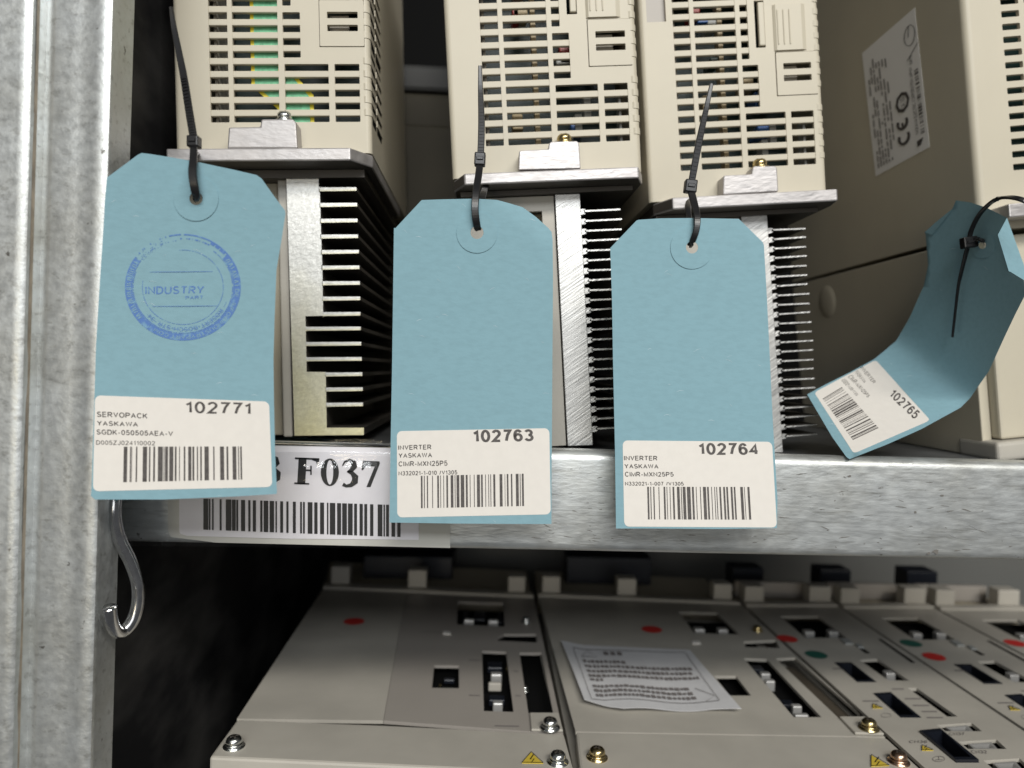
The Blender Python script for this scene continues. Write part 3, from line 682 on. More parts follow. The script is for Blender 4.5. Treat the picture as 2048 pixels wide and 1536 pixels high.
# --- second and third drive (thin fins)
def thin_drive(pa, pb, Y, label, args, flg, boss, scr, slab_px, f0, fn_, nf, seed, win):
    mw = frame(pa, pb, Y - .010); mw.translation = mw.translation + Vector((0, .010, 0))
    root = thing('motor_drive', mw, label, 'motor drive', 'beige drives standing on the upper shelf'); L = Loc(mw)
    X, Z, s, p, x0, x1, zt = casing(root, L, *args, seed=seed)
    f, zb = flange(root, L, -.010, *flg)
    tab_boss(root, L, -.0085, boss, scr, M['alu'], M['gold'])
    y0 = .004
    hs = obj('heat_sink', bevel(prism([L.hit(*c, y0) for c in slab_px], y0, .15, 1), .00025, 1), [M['alucut'], M['darkmetal']], root)
    rnd = random.Random(seed)
    for i in range(nf):
        t = i / (nf - 1)
        rx, ry = f0[0] + (fn_[0] - f0[0]) * t, f0[1] + (fn_[1] - f0[1]) * t        # root of the fin at the tooth
        tx = f0[2] + (fn_[2] - f0[2]) * t + rnd.uniform(-2, 2); j = rnd.uniform(-1.2, 1.2)
        a = L.hit(rx - 2, ry, y0); b = L.hit(tx, ry - 3.5 + j, y0); h = .00033
        o = obj('fin', prism([(a[0], a[1] - h), (b[0], b[1] - h), (b[0], b[1] + h), (a[0], a[1] + h)], y0 - .0006, .15, 1), [M['alucut'], M['darkmetal']], hs)
        c0 = L.hit(rx - 13.5, ry + 2, y0); c1 = L.hit(rx, ry, y0); g = .0013
        pts_ = [(c0[0], c0[1] - g), (c1[0] - .0006, c1[1] - g * .85), (c1[0], c1[1] - g * .5), (c1[0] - .0009, c1[1] - .00036), (c1[0] - .0009, c1[1] + .00036), (c1[0], c1[1] + g * .6), (c1[0] - .0008, c1[1] + g * .9), (c0[0], c0[1] + g)]
        obj('fin_clamp', prism(pts_, y0 + .0004, .15, 1), [M['alucut'], M['darkmetal']], hs)
    xr_, _ = L.hit(slab_px[0][0] - .5, 600, y0); xr2, zz = L.hit(slab_px[3][0] - .5, slab_px[3][1], y0)
    xl2 = x0 + .003
    zl = L.hit(*slab_px[3], y0)[1]
    w0, w1 = L.hit(*win[0], y0), L.hit(*win[1], y0)
    fpl = lambda u, v, t: Vector((u, y0 + .0015 + .003 * (1 - t), v))
    xs = L.hit(*slab_px[0], y0)[0]
    obj('lower_casing', plate([(xl2, zl + .0003), (xr2 - .0004, zl + .0003), (xs - .0004, zb - .0025), (xl2, zb - .0025)], [rect(w0[0], w1[0], w1[1], w0[1])], fpl), M['greybeige'], root)
    obj('lower_back', bbox(xl2, xs - .002, y0 + .012, .15, zl + .0003, zb - .003), M['beige_side'], root)
    obj('plate_seal', bbox(xl2, x1 - .004, .002, .149, zb - .0022, zb - .0002), M['darkmetal'], root)
    return root, L, zl
z3 = zf(860, 0, 3.657); z4 = zf(1240, 0, 3.657); z7 = zf(1050, 330, 2.56); z8 = zf(1450, 330, 2.56)
d2, L2, zl2 = thin_drive((928, 346), (1276, 332), .330, 'beige drive in the middle, its thin fins half hidden by the tag numbered 102764', (z3(410, 1070), z3(1465, 1040), z3(368, 255), 8.55),
    ((z3(250, 1268), z3(1525, 1217)), (22, 18), 370), [z3(648, 1243), z3(652, 1108), z3(662, 1100), z3(865, 1090), z3(872, 1050), z3(884, 1035), z3(1075, 1030), z3(1090, 1045), z3(1102, 1232)], z3(995, 1032),
    [z7(152, 150), z7(282, 146), z7(348, 1435), z7(218, 1440)], (*z7(312, 237), z7(487, 0)[0]), (*z7(374, 1350), z7(548, 0)[0]), 23, 11, (z7(10, 235), z7(92, 300)))
d3, L3, zl3 = thin_drive((1345, 394), (1668, 377), .344, 'beige drive right of the middle, its bright thin fins in view beside the curled tag', (z4(445, 1250), z4(1435, 1200), z4(388, 320), 10.55),
    ((z4(385, 1440), z4(1590, 1378)), (28, 12), 418), [z4(755, 1425), z4(757, 1290), z4(768, 1282), z4(965, 1272), z4(972, 1225), z4(984, 1214), z4(1135, 1212), z4(1150, 1226), z4(1160, 1400)], z4(1060, 1215),
    [z8(80, 245), z8(215, 240), z8(298, 1472), z8(165, 1478)], (*z8(250, 333), z8(405, 0)[0]), (*z8(318, 1388), z8(475, 0)[0]), 23, 23, (z8(-60, 330), z8(-20, 380)))

# --- fourth drive on the right, turned side on
mw = frame((1957, 400), (2048, 395), .340)
d4 = thing('motor_drive', mw, 'large beige drive at the right edge with a silver rating plate on its shadowed side', 'motor drive', 'beige drives standing on the upper shelf')
L4 = Loc(mw)
mwn = mw.copy()
z5 = zf(1840, 0, 3.49)
# lean the frame so that its front edge follows the photograph
ang = 0.088
rot = Matrix.Rotation(-(ang - 0.055) + 0.0, 4, 'Y')
mw = mw @ rot; d4.matrix_world = mw; FR[d4] = mw.copy(); L4 = Loc(mw)
xA, z0 = L4.hit(*z5(656, 1188), 0); xB, _ = L4.hit(*z5(770, 1188), 0); _, zT = L4.hit(*z5(553, 122), 0)
p4 = (zT - z0) / 12; s4 = s
seam_z = L4.hitx(1870, 492, 0)[1]
W4 = .10; D4 = .21; zt4 = z0 + p4 * 30
r = .003
poly = [(r - r * math.cos(a), r - r * math.sin(a)) for a in [math.pi / 2 * k / 6 for k in range(7)]]
poly = poly + [(xA - .003, 0), (xA - .003, .002), (r, .002), (.002, r), (.002, D4), (0, D4)]
bm = bmesh.new(); a = [bm.verts.new((x, y, seam_z + .0012)) for x, y in poly]; b = [bm.verts.new((x, y, zt4)) for x, y in poly]
bm.faces.new(a); bm.faces.new(b)
for k in range(len(poly)): bm.faces.new((a[k], a[(k + 1) % len(poly)], b[(k + 1) % len(poly)], b[k]))
box(bm, .002, W4, .002, D4 - .002, seam_z + .0012, seam_z + .003); box(bm, W4 - .002, W4, .002, D4, seam_z + .0032, zt4)
obj('casing', bm, M['beige'], d4)
holes = [rect(xA + .0236 * j, xA + .0236 * j + (.0083 if j == 0 else .018), z0 + p4 * k, z0 + p4 * (k + .5), .0005) for k in range(16) for j in (0, )]
holes += [rect(xA + .0108, xA + .030, z0 + p4 * k, z0 + p4 * (k + .5), .0005) for k in range(16)]
obj('front_panel', plate(rect(xA - .0029, W4, seam_z + .0012, zt4), holes, lambda u, v, t: Vector((u, .0004 + .002 * (1 - t), v))), M['beige'], d4)
obj('inner_wall', bbox(xA - .001, xA + .0018, .0028, .02, z0 - .003, zt4 - .004), M['greybeige'], d4)
obj('circuit_board', bbox(xA, W4 - .004, .024, .026, z0 - .003, zt4 - .004), M['pcb'], d4)
# lower housing, base skirt, plate
zbt = L4.hit(1975, 924, .002)[1]
obj('lower_casing', bevel(box(bmesh.new(), .0045, W4, .004, D4, zbt + .0092, seam_z - .0012), .0012), M['beige'], d4)
obj('lower_side', bbox(-.0004, .0042, .010, D4, zbt + .0008, seam_z - .0012, bv=.0006), M['beige'], d4)
obj('base_skirt', bevel(box(bmesh.new(), -.001, W4, -.001, .028, zbt, zbt + .0088), .0018, 3), M['greybeige'], d4)
a = L4.hit(2006, 425, -.008); 
obj('mounting_plate', bbox(a[0], a[0] + .04, -.012, .05, a[1] - .003, a[1] + .003, bv=.0006), M['alu'], d4)
# moulded dimple on the lower side: shallow dish
yv, zv = L4.hitx(1655, 603, -.0004)
bm = bmesh.new()
for k in range(1):
    ringp = [(1.0, 0), (.8, -.0006), (.5, -.0010), (.2, -.0011)]
    rg = [[bm.verts.new((-.0005 - h_ * -1 * -1, yv + .012 * f_ * math.cos(t * math.pi / 10), zv + .0105 * f_ * math.sin(t * math.pi / 10))) for t in range(20)] for f_, h_ in ((1, 0), (.85, .0005), (.5, .0008), (.15, .0009))]
    for A_, B_ in zip(rg, rg[1:]):
        for t in range(20): bm.faces.new((A_[t], A_[(t + 1) % 20], B_[(t + 1) % 20], B_[t]))
    bm.faces.new(rg[-1])
obj('moulded_button', bm, M['beige'], d4, smooth=True)
# rating plate on the side
zr = zf(1600, 0, 3.656)
onS = lambda off: (lambda px, py, t=1: (lambda h_: Vector((-off - t * .0001, h_[0], h_[1])))(L4.hitx(px, py, 0)))
RQ = [zr(455, 390), zr(840, 55), zr(950, 1075), zr(555, 1290)]
rp = obj('rating_plate', plate(RQ, [], onS(.0001)), M['plate'], d4)
# label axes: along = from bottom (zoom y large) to top, across = left to right
def rl(a, c):                                   # a 0..1 up the plate, c 0..1 from its left edge to its right edge
    L_ = [RQ[3][i] * (1 - a) + RQ[0][i] * a for i in (0, 1)]; R_ = [RQ[2][i] * (1 - a) + RQ[1][i] * a for i in (0, 1)]
    return (L_[0] * (1 - c) + R_[0] * c, L_[1] * (1 - c) + R_[1] * c)
def rq(a0, a1, c0, c1): return [rl(a0, c0), rl(a1, c0), rl(a1, c1), rl(a0, c1)]    # text reads upward, its head to the left
bm = bmesh.new(); fs = onS(.0004)
def arc_on(ca, cc, ra, rc, a0, a1, wd, n=14, fn=fs):
    add_stroke(bm, [rl(ca + ra * math.cos(math.radians(a0 + (a1 - a0) * k / n)), cc + rc * math.sin(math.radians(a0 + (a1 - a0) * k / n))) for k in range(n + 1)], wd, fn)
arc_on(.165, .58, .045, .09, 60, 300, 5.5); arc_on(.275, .58, .042, .085, 60, 300, 5.5)
add_stroke(bm, [rl(.235, .58), rl(.275, .58)], 4, fs)
for k in range(8):
    a0, a1 = k * math.pi / 4, (k + 1) * math.pi / 4
    e = lambda r_, a_: rl(.42 + r_ * .075 * math.cos(a_), .62 + r_ * .13 * math.sin(a_))
    add_poly(bm, [e(1, a0), e(1, a1), e(.66, a1), e(.66, a0)], fs)
add_poly(bm, [rl(.045, .80), rl(.045, .86), rl(.09, .92), rl(.085, .80)], fs)
add_text(bm, 'YASKAWA ELECTRIC CORPORATION JAPAN', rq(.13, .62, .79, .85), fs)
add_text(bm, 'UL US', rq(.385, .455, .58, .66), fs)
add_text(bm, '5P5', rq(.64, .70, .82, .87), fs)
add_bars(bm, BARS, rq(.12, .58, .885, .955), fs)
add_stroke(bm, [rl(.68, .78), rl(.75, 1.0)], 1.2, fs)
add_stroke(bm, [rl(.835, .84 + .0)] + [rl(.84 + .07 * math.cos(t), .87 + .10 * math.sin(t)) for t in [k * .4 for k in range(17)]], 1.3, fs)
obj('printed_marks', bm, M['ink'], rp)
bm = bmesh.new(); rr_ = random.Random(4)
for c in (.07, .12, .17, .22, .27, .33, .39):
    a = .05
    while a < .82:
        wd = rr_.uniform(.02, .09)
        if rr_.random() < .7: add_quad(bm, rq(a, a + wd, c, c + .022), fs)
        a += wd + .012
obj('small_print', bm, M['inkgrey'], rp)['kind'] = 'stuff'
# things behind the gap
ob = thing('stored_carton', Vector((-.03, .60, DECK)), 'dim olive carton far back in the gap between the first two drives', 'carton')
obj('carton_body', bbox(-.12, .02, .50, .66, DECK, PY(850, 250, .50).z, bv=.002), M['olive'], ob, True)
oz = PY(850, 250, .50).z; z1_ = PY(850, 196, .52).z; z2_ = PY(850, 165, .56).z
ob2 = thing('stored_tray', Vector((-.03, .60, oz)), 'dim grey tray stacked on the olive carton in the gap', 'tray')
obj('tray_body', bbox(-.11, .01, .51, .65, oz, z1_, bv=.003), M['olive'], ob2, True)
obj('tray_lid', bbox(-.115, .015, .508, .655, z1_ + .0002, PY(850, 128, .508).z, bv=.003), M['dimgrey'], ob2, True)

# ================================================================== TAGS
def circle(cx, cy, rx, ry=None, n=28): return [(cx + rx * math.cos(2 * math.pi * k / n), cy + (ry or rx) * math.sin(2 * math.pi * k / n)) for k in range(n)]
def rquad(q, r=.06, n=5, asp=1.9):
    """rounded rectangle inside quad TL,TR,BR,BL"""
    out = []
    for cu, cv, a0 in ((1 - r / asp, r, -90), (1 - r / asp, 1 - r, 0), (r / asp, 1 - r, 90), (r / asp, r, 180)):
        for k in range(n + 1):
            a = math.radians(a0 + 90 * k / n); out.append(bil(q, cu + r / asp * math.cos(a), cv + r * math.sin(a)))
    return out
def tagmap(dfn, th=.0004):
    def at(off):
        def fn(px, py, t=1.0): return P(px, py, dfn(px, py) - off - t * th if off == 0 else dfn(px, py) - th - off - t * .00006)
        return fn
    return at
TAGS = 'blue card tags tied to the drives'
def make_tag(label, dfn, outline, hole, hr, patch_r, sticker, jag=0):
    at = tagmap(dfn)
    c = P(*hole, dfn(*hole))
    t = thing('hang_tag', c, label, 'tag', TAGS)
    rnd = random.Random(len(label) * 7 + int(hole[0]))
    cd_ = obj('card', plate(outline, [circle(*hole, hr, hr)], at(0), 4, maxlen=14), [M['blue'], M['cardedge']], t, True, smooth=True)
    cd_.modifiers.new('edge', 'EDGE_SPLIT').split_angle = 0.8
    obj('reinforcement_ring', plate(circle(*hole, patch_r, patch_r, 40), [circle(*hole, hr + .3, hr + .3)], lambda px, py, k: at(.00002)(px, py, k) - ray(px, py) * (.00028 * k), 1, maxlen=26), M['blue'], t, True)
    bm = bmesh.new(); fw = at(.00001); xs = [p[0] for p in outline]; ys = [p[1] for p in outline]
    for _ in range(26):
        p = (rnd.uniform(min(xs), max(xs)), rnd.uniform(min(ys), max(ys))); a_ = rnd.uniform(-.6, .9); l_ = rnd.uniform(2.5, 8)
        ps_ = [(p[0] + l_ * k * math.cos(a_), p[1] + l_ * k * math.sin(a_ + .25 * k)) for k in (-1, 0, 1)]
        if all(_inside(c_, outline) and math.dist(c_, hole) > patch_r + 6 for c_ in ps_): add_stroke(bm, ps_, [.3, rnd.uniform(.5, 1.1), .3], fw)
    obj('scuff_marks', bm, M['cardedge'], t, True)['kind'] = 'stuff'
    st = obj('sticker', plate(rquad(sticker), [], at(.00004), 3, maxlen=26), M['white'], t, True)
    return t, st, at(.00018)
# tag 102771
def dA(px, py): return .2560 - .0035 * ((px - 370) / 185) ** 2 * .3 + .004 * math.sin((py - 330) / 660 * 3.1) - .002 * (px - 370) / 185 * (1 if py > 900 else .4) * 0
oA = [(214, 355), (275, 310), (283, 306), (300, 308), (345, 315), (400, 325), (470, 340), (513, 350), (523, 357), (548, 392), (570, 421), (571, 428), (563, 480), (553, 540), (549, 640), (547, 720), (548, 800), (550, 900), (554, 985), (553, 988), (470, 993), (330, 999), (190, 999), (182, 992), (183, 975), (187, 850), (190, 760), (192, 690), (200, 560), (206, 470), (210, 400)]
zA = zf(160, 700, 4.6545)
sA = [zA(140, 422), zA(1760, 480), zA(1790, 1275), zA(120, 1315)]
tA, stA, pA_ = make_tag('blue tag at far left with a round blue ink stamp, number 102771', dA, oA, (392, 397), 13, 45, sA)
bm = bmesh.new()
add_text(bm, '102771', [zA(985, 476), zA(1590, 492), zA(1588, 600), zA(988, 586)], pA_, .012)
obj('printed_number', bm, M['ink'], stA, True)
bm = bmesh.new()
add_text(bm, 'SERVOPACK', [zA(158, 572), zA(628, 590), zA(628, 638), zA(158, 622)], pA_, .011)
add_text(bm, 'YASKAWA', [zA(158, 658), zA(540, 670), zA(540, 714), zA(158, 702)], pA_, .011)
add_text(bm, 'SGDK-050505AEA-V', [zA(155, 738), zA(865, 756), zA(865, 802), zA(155, 786)], pA_, .011)
add_text(bm, 'D005ZJ024110002', [zA(150, 840), zA(698, 848), zA(698, 888), zA(150, 880)], pA_)
obj('printed_text', bm, M['ink'], stA, True)
bm = bmesh.new(); add_bars(bm, BARS_C, [zA(408, 900), zA(1505, 898), zA(1510, 1205), zA(402, 1230)], pA_)
obj('barcode', bm, M['ink'], stA, True)
# stamp
zS = zf(160, 280, 3.4909); bm = bmesh.new(); cx, cy = 718, 1028
tagp = tagmap(dA)(.00003)
def pol(r_, a): return zS(cx + r_ * math.cos(math.radians(a)) * 1.07, cy + r_ * math.sin(math.radians(a)) * .985)     # angle clockwise from the right
rnd = random.Random(5)
def ring(r0, r1, a0, a1, keep=1.0, st=1.5):
    a = a0
    while a < a1 - .01:
        if rnd.random() < keep: add_poly(bm, [pol(r0, a), pol(r1, a), pol(r1, a + st), pol(r0, a + st)], tagp)
        a += st
ring(330, 378, -38, 128); ring(330, 378, 128, 213); ring(368, 378, -104, -38, .95); ring(352, 372, -60, -38, .8, 1); ring(340, 350, -95, -60, .5, 1.0); ring(366, 378, 213, 256, .25, 1.0); ring(322, 328, -52, 200, .9)
ring(262, 266, -95, 190, .9); ring(300, 303, 20, 140, .8); ring(330, 336, 213, 262, .3, .8)
for r_ in range(320, 372, 8): ring(r_, r_ + 4, 206, 250, .10, .8)
for y_, xa_, xb_ in ((922, 487, 925), (1162, 505, 955)): add_stroke(bm, [zS(xa_, y_), zS(xb_, y_ - 4)], 1.1, tagp)
add_text(bm, 'INDUSTRY', [zS(455, 1022), zS(868, 1018), zS(862, 1072), zS(455, 1078)], tagp, .012)
add_text(bm, 'PART', [zS(735, 1090), zS(860, 1086), zS(858, 1108), zS(735, 1113)], tagp, .02)
def arc_text(bm_, body, r0, r1, a0, a1, fn, bold=.01):
    vs, fs_ = text2d(body); V = [bm_.verts.new(fn(*pol(r0 + (r1 - r0) * v, a0 + (a1 - a0) * u))) for u, v in vs]
    for f in fs_:
        try: bm_.faces.new([V[i] for i in f])
        except ValueError: pass
arc_text(bm, 'ROBERT-BOSCH-STR. 34', 284, 314, 32, 138, tagp, 0)
obj('ink_stamp', bm, M['blueink'], tA, True)
bm = bmesh.new(); tagp2 = tagmap(dA)(.0001)
arc_text(bm, 'DE  INFO@INDUSTRYPART.COM', 341, 367, 2, 122, tagp2, 0)
for k in range(26):
    a = 142 + k * 2.7; add_stroke(bm, [pol(338, a), pol(368, a + rnd.uniform(-1.6, 1.6))], 1.6, tagp2)
for k in range(12): a = -34 + k * 2.9; add_stroke(bm, [pol(338, a), pol(366, a + rnd.uniform(-2, 2))], 1.6, tagp2)
obj('stamp_lettering', bm, M['blue'], tA, True)
# tag 102763
def dB(px, py):
    d = .2880 + .0025 * math.sin((py - 400) / 650 * 3.1)
    k = ((px - 1000) * .60 - (py - 400) * .78 + 10) / 60        # creased upper right corner
    return d + (.006 * k * .5 if k > 0 else 0)
zB = zf(780, 360, 5.6889)
oB = [zB(45, 548), zB(65, 545), zB(350, 238), zB(362, 228), zB(590, 220), zB(950, 212), zB(1215, 226), zB(1360, 265), zB(1510, 310), zB(1660, 420), zB(1800, 545), zB(1838, 590), zB(1850, 680), (1106, 560), (1105, 700), (1104, 850), (1103, 960), (1103, 1048), (1040, 1048), (900, 1047), (779, 1045), (781, 900), (784, 740), (786, 600)]
zC = zf(760, 820, 5.389)
sB = [zC(182, 228), zC(1825, 196), zC(1840, 1125), zC(186, 1158)]
tB, stB, pB_ = make_tag('plain blue tag with a creased top corner, number 102763', dB, oB, (954, 465), 13, 41, sB)
bm = bmesh.new(); add_text(bm, '102763', [zC(1003, 214), zC(1648, 206), zC(1660, 335), zC(1010, 350)], pB_, .03); obj('printed_number', bm, M['ink'], stB, True)
bm = bmesh.new()
add_text(bm, 'INVERTER', [zC(196, 380), zC(552, 372), zC(554, 424), zC(196, 430)], pB_, .011)
add_text(bm, 'YASKAWA', [zC(200, 466), zC(560, 458), zC(562, 510), zC(200, 516)], pB_, .011)
add_text(bm, 'CIMR-MXN25P5', [zC(200, 554), zC(726, 544), zC(728, 600), zC(200, 608)], pB_, .011)
add_text(bm, 'N332021-1-010 /V1305', [zC(200, 660), zC(832, 648), zC(834, 694), zC(200, 706)], pB_, .011)
obj('printed_text', bm, M['ink'], stB, True)
bm = bmesh.new(); add_bars(bm, BARS, [zC(440, 710), zC(1548, 686), zC(1553, 1034), zC(442, 1058)], pB_); obj('barcode', bm, M['ink'], stB, True)
# tag 102764
def dC(px, py): return .2965 - .006 * (py - 440) / 615 + .002 * math.sin((py - 440) / 615 * 3.1)
zD = zf(1210, 400, 5.6889)
oC = [zD(60, 545), zD(75, 530), zD(360, 232), zD(385, 225), zD(640, 208), zD(1000, 205), zD(1520, 214), zD(1545, 235), zD(1795, 480), zD(1808, 515), (1533, 580), (1539, 700), (1545, 830), (1555, 1000), (1554, 1056), (1440, 1058), (1300, 1057), (1232, 1057), (1230, 900), (1226, 720), (1224, 600)]
zE = zf(1200, 850, 5.12)
sC = [zE(232, 158), zE(1762, 172), zE(1812, 1050), zE(248, 1040)]
tC, stC, pC_ = make_tag('clean straight blue tag numbered 102764', dC, oC, (1384, 495), 12, 43, sC)
bm = bmesh.new(); add_text(bm, '102764', [zE(1010, 182), zE(1606, 186), zE(1618, 306), zE(1018, 304)], pC_, .025); obj('printed_number', bm, M['ink'], stC, True)
bm = bmesh.new()
add_text(bm, 'INVERTER', [zE(246, 314), zE(586, 316), zE(588, 364), zE(246, 362)], pC_, .011)
add_text(bm, 'YASKAWA', [zE(250, 398), zE(596, 400), zE(600, 446), zE(252, 444)], pC_, .011)
add_text(bm, 'CIMR-MXN25P5', [zE(254, 478), zE(752, 482), zE(756, 528), zE(256, 528)], pC_, .011)
add_text(bm, 'N332021-1-007 /V1305', [zE(256, 580), zE(856, 582), zE(860, 620), zE(258, 620)], pC_, .011)
obj('printed_text', bm, M['ink'], stC, True)
bm = bmesh.new(); add_bars(bm, BARS_B, [zE(484, 632), zE(1530, 634), zE(1550, 968), zE(492, 966)], pC_); obj('barcode', bm, M['ink'], stC, True)
# curled tag 102765
zG = zf(1600, 360, 2.647)
def dD(px, py):
    # across: left edge far, right edge near; below the crease the card bends towards the front
    u = ((px - 1790) * .80 + (py - 690) * .6)               # along the crease
    v = ((px - 1790) * -.62 + (py - 690) * .79)             # beyond the crease, towards the label
    d = .322 - .00030 * (px - 1960) + .00005 * (py - 490)
    d -= .00047 * 13 * math.log(1 + math.exp(max(-40, min(40, v / 13))))
    return d
oD = [zG(825, 108), zG(900, 118), zG(985, 145), zG(1095, 200), zG(1048, 290), zG(1105, 480), zG(1186, 530), zG(1190, 612), zG(1140, 710), zG(1090, 815), zG(1000, 1012), zG(900, 1155), zG(850, 1205), zG(640, 1320), zG(460, 1400), zG(262, 1478), zG(245, 1465), zG(170, 1360), zG(38, 1135), zG(130, 1085), zG(260, 1020), zG(390, 950), zG(440, 910), zG(510, 850), zG(545, 790), zG(580, 730), zG(615, 650), zG(655, 560), zG(678, 450), zG(665, 290), zG(660, 275), zG(720, 225), zG(810, 150)]
sD = [zG(400, 952), zG(690, 1272), zG(285, 1448), zG(75, 1125)]
tD, stD, pD_ = make_tag('curled blue tag with folded corners at the right, number 102765', dD, oD, zG(965, 345), 7.5, 26, sD)
bm = bmesh.new(); add_text(bm, '102765', [zG(502, 1105), zG(640, 1232), zG(605, 1268), zG(470, 1140)], pD_, .02); obj('printed_number', bm, M['ink'], stD, True)
bm = bmesh.new()
add_text(bm, 'INVERTER', [zG(336, 986), zG(402, 1068), zG(388, 1078), zG(316, 996)], pD_)
add_text(bm, 'YASKAWA', [zG(308, 1006), zG(352, 1066), zG(338, 1076), zG(286, 1016)], pD_)
add_text(bm, 'CIMR-MXN25P5', [zG(276, 1030), zG(372, 1142), zG(356, 1152), zG(252, 1042)], pD_)
add_text(bm, 'N332021-1-009 /V1305', [zG(240, 1052), zG(310, 1136), zG(298, 1144), zG(216, 1060)], pD_)
obj('printed_text', bm, M['ink'], stD, True)
bm = bmesh.new(); add_bars(bm, BARS, [zG(222, 1096), zG(416, 1312), zG(280, 1376), zG(120, 1158)], pD_); obj('barcode', bm, M['ink'], stD, True)
def flap(pts, dd, nm, th=.0004):
    obj(nm, plate([zG(*p[:2]) for p in pts], [], lambda px, py, t: P(px, py, dd(px, py) - t * th)), [M['blue'], M['cardedge']], tD, True)
flap([(1096, 200), (1186, 452), (1192, 500), (1186, 530), (1105, 482), (1047, 290)], lambda px, py: dD(1995 + (py - 469) * .32, py) - .0006 + .00022 * (px - 1995 - (py - 469) * .32), 'folded_corner')
flap([(826, 108), (800, 165), (700, 290), (660, 277), (720, 222), (812, 148)], lambda px, py: dD(px, py) - .0008, 'folded_corner')

# ================================================================== CABLE TIES
TIES = 'black cable ties holding the blue tags'
def tie(label, head, hd, hw, hh, tail, loop, back, rot=0):
    """head px & depth; tail: [(px,py,depth,half width px)], loop the same, back: further points behind the tag"""
    t = thing('cable_tie', P(*head, hd), label, 'cable tie', TIES)
    k = hd / F
    def strap(name, pts, thick, teeth=False):
        pp = spline([P(a, b, c) for a, b, c, _ in pts], 7)
        ws = spline([Vector((w_ * k, 0, 0)) for *_, w_ in pts], 7)
        return obj(name, tube(pp, 0, flat=([v.x for v in ws], thick), up=M3 @ Vector((0, 0, 1))), M['blackplastic'], t, True)
    tl_ = strap('tail', tail, .00055)
    # teeth on the tail near the head
    bm = bmesh.new(); n = 16
    pp = spline([P(a, b, c) for a, b, c, _ in tail[-3:]], 12); 
    upv = M3 @ Vector((0, 0, 1))
    for i in range(2, len(pp) - 1):
        tt = (pp[i + 1] - pp[i - 1]).normalized(); s_ = tt.cross(upv).normalized(); wv = tail[-2][3] * k * .66
        c = pp[i] + upv * .0006
        vs = [bm.verts.new(c + s_ * a * wv + tt * b * .00025 + upv * z_) for z_ in (-.0002, .0002) for a, b in ((-1, -1), (1, -1), (1, 1), (-1, 1))]
        for q_ in ((0, 1, 2, 3), (4, 5, 6, 7), (0, 1, 5, 4), (1, 2, 6, 5), (2, 3, 7, 6), (3, 0, 4, 7)): bm.faces.new([vs[j] for j in q_])
    obj('tooth_ribs', bm, M['blackplastic'], tl_, True)
    strap('strap', loop, .00055)
    if back: strap('back_strap', back, .00055)
    a, b = hw * k / 2, hh * k / 2
    bm = bevel(box(bmesh.new(), -a, a, -b, b, -.0022, .0018), .0005)
    bm.transform(Matrix.Translation(P(*head, hd)) @ M3.to_4x4() @ Matrix.Rotation(rot, 4, 'Z'))
    hd_ = obj('head', bm, M['blackplastic'], t, True)
    bm = box(bmesh.new(), -a * .62, a * .62, -b * .25, b * .3, .0018, .0023)
    bm.transform(Matrix.Translation(P(*head, hd)) @ M3.to_4x4() @ Matrix.Rotation(rot, 4, 'Z'))
    obj('pawl', bevel(bm, .0002, 1), M['blackplastic'], hd_, True)
tie('black cable tie with the tall bent tail through the stamped tag', (388, 284), .2575, 23, 23,
    [(342, 14, .262, 3.5), (349, 60, .263, 5.5), (367, 150, .262, 7), (378, 220, .259, 7.5), (388, 280, .2575, 7.5)],
    [(388, 288, .2575, 7), (387, 318, .2535, 7.5), (385, 345, .2518, 8), (389, 375, .2522, 8), (393, 394, .2548, 8), (394, 399, .262, 7)],
    [(393, 398, .262, 7), (388, 352, .275, 7), (386, 318, .292, 7), (400, 305, .330, 7)])
tie('black cable tie with upright tail through the creased tag', (960, 319), .294, 22, 26,
    [(960, 132, .291, 3.5), (961, 180, .291, 5), (963, 250, .293, 6.6), (961, 318, .294, 6.6)],
    [(960, 325, .294, 7), (957, 352, .291, 7), (952, 385, .2865, 7), (950, 420, .2850, 7), (954, 452, .2872, 7), (956, 458, .294, 7)],
    [(956, 458, .294, 7), (962, 410, .305, 7), (970, 378, .316, 7), (980, 372, .35, 7)], -.05)
tie('black cable tie with its tail leaning right through the straight tag', (1381, 373), .302, 24, 26,
    [(1423, 168, .298, 3.5), (1413, 215, .298, 5), (1398, 285, .300, 6.6), (1382, 370, .302, 6.6)],
    [(1381, 378, .302, 7), (1388, 405, .299, 7), (1394, 432, .2945, 6.5), (1393, 458, .2935, 6), (1385, 482, .2955, 6), (1381, 490, .302, 6)],
    [(1381, 490, .302, 6), (1378, 440, .312, 6), (1377, 405, .322, 6), (1400, 400, .35, 6)], -.12)
tie('black cable tie with thin hanging tail on the curled tag', (1938, 485), .3225, 28, 22,
    [(1905, 674, .3435, 2), (1911, 620, .3390, 2.3), (1918, 565, .3340, 3), (1930, 515, .3265, 4), (1937, 488, .3225, 4.5)],
    [(1938, 486, .3225, 4.5), (1943, 460, .3205, 4.5), (1962, 425, .3140, 4.5), (1995, 398, .3030, 4.5), (2040, 398, .2920, 4.5), (2090, 425, .290, 4.5)],
    [(1938, 482, .3230, 4), (1955, 478, .3195, 4), (1966, 482, .3175, 4), (1970, 488, .330, 4)], .12)

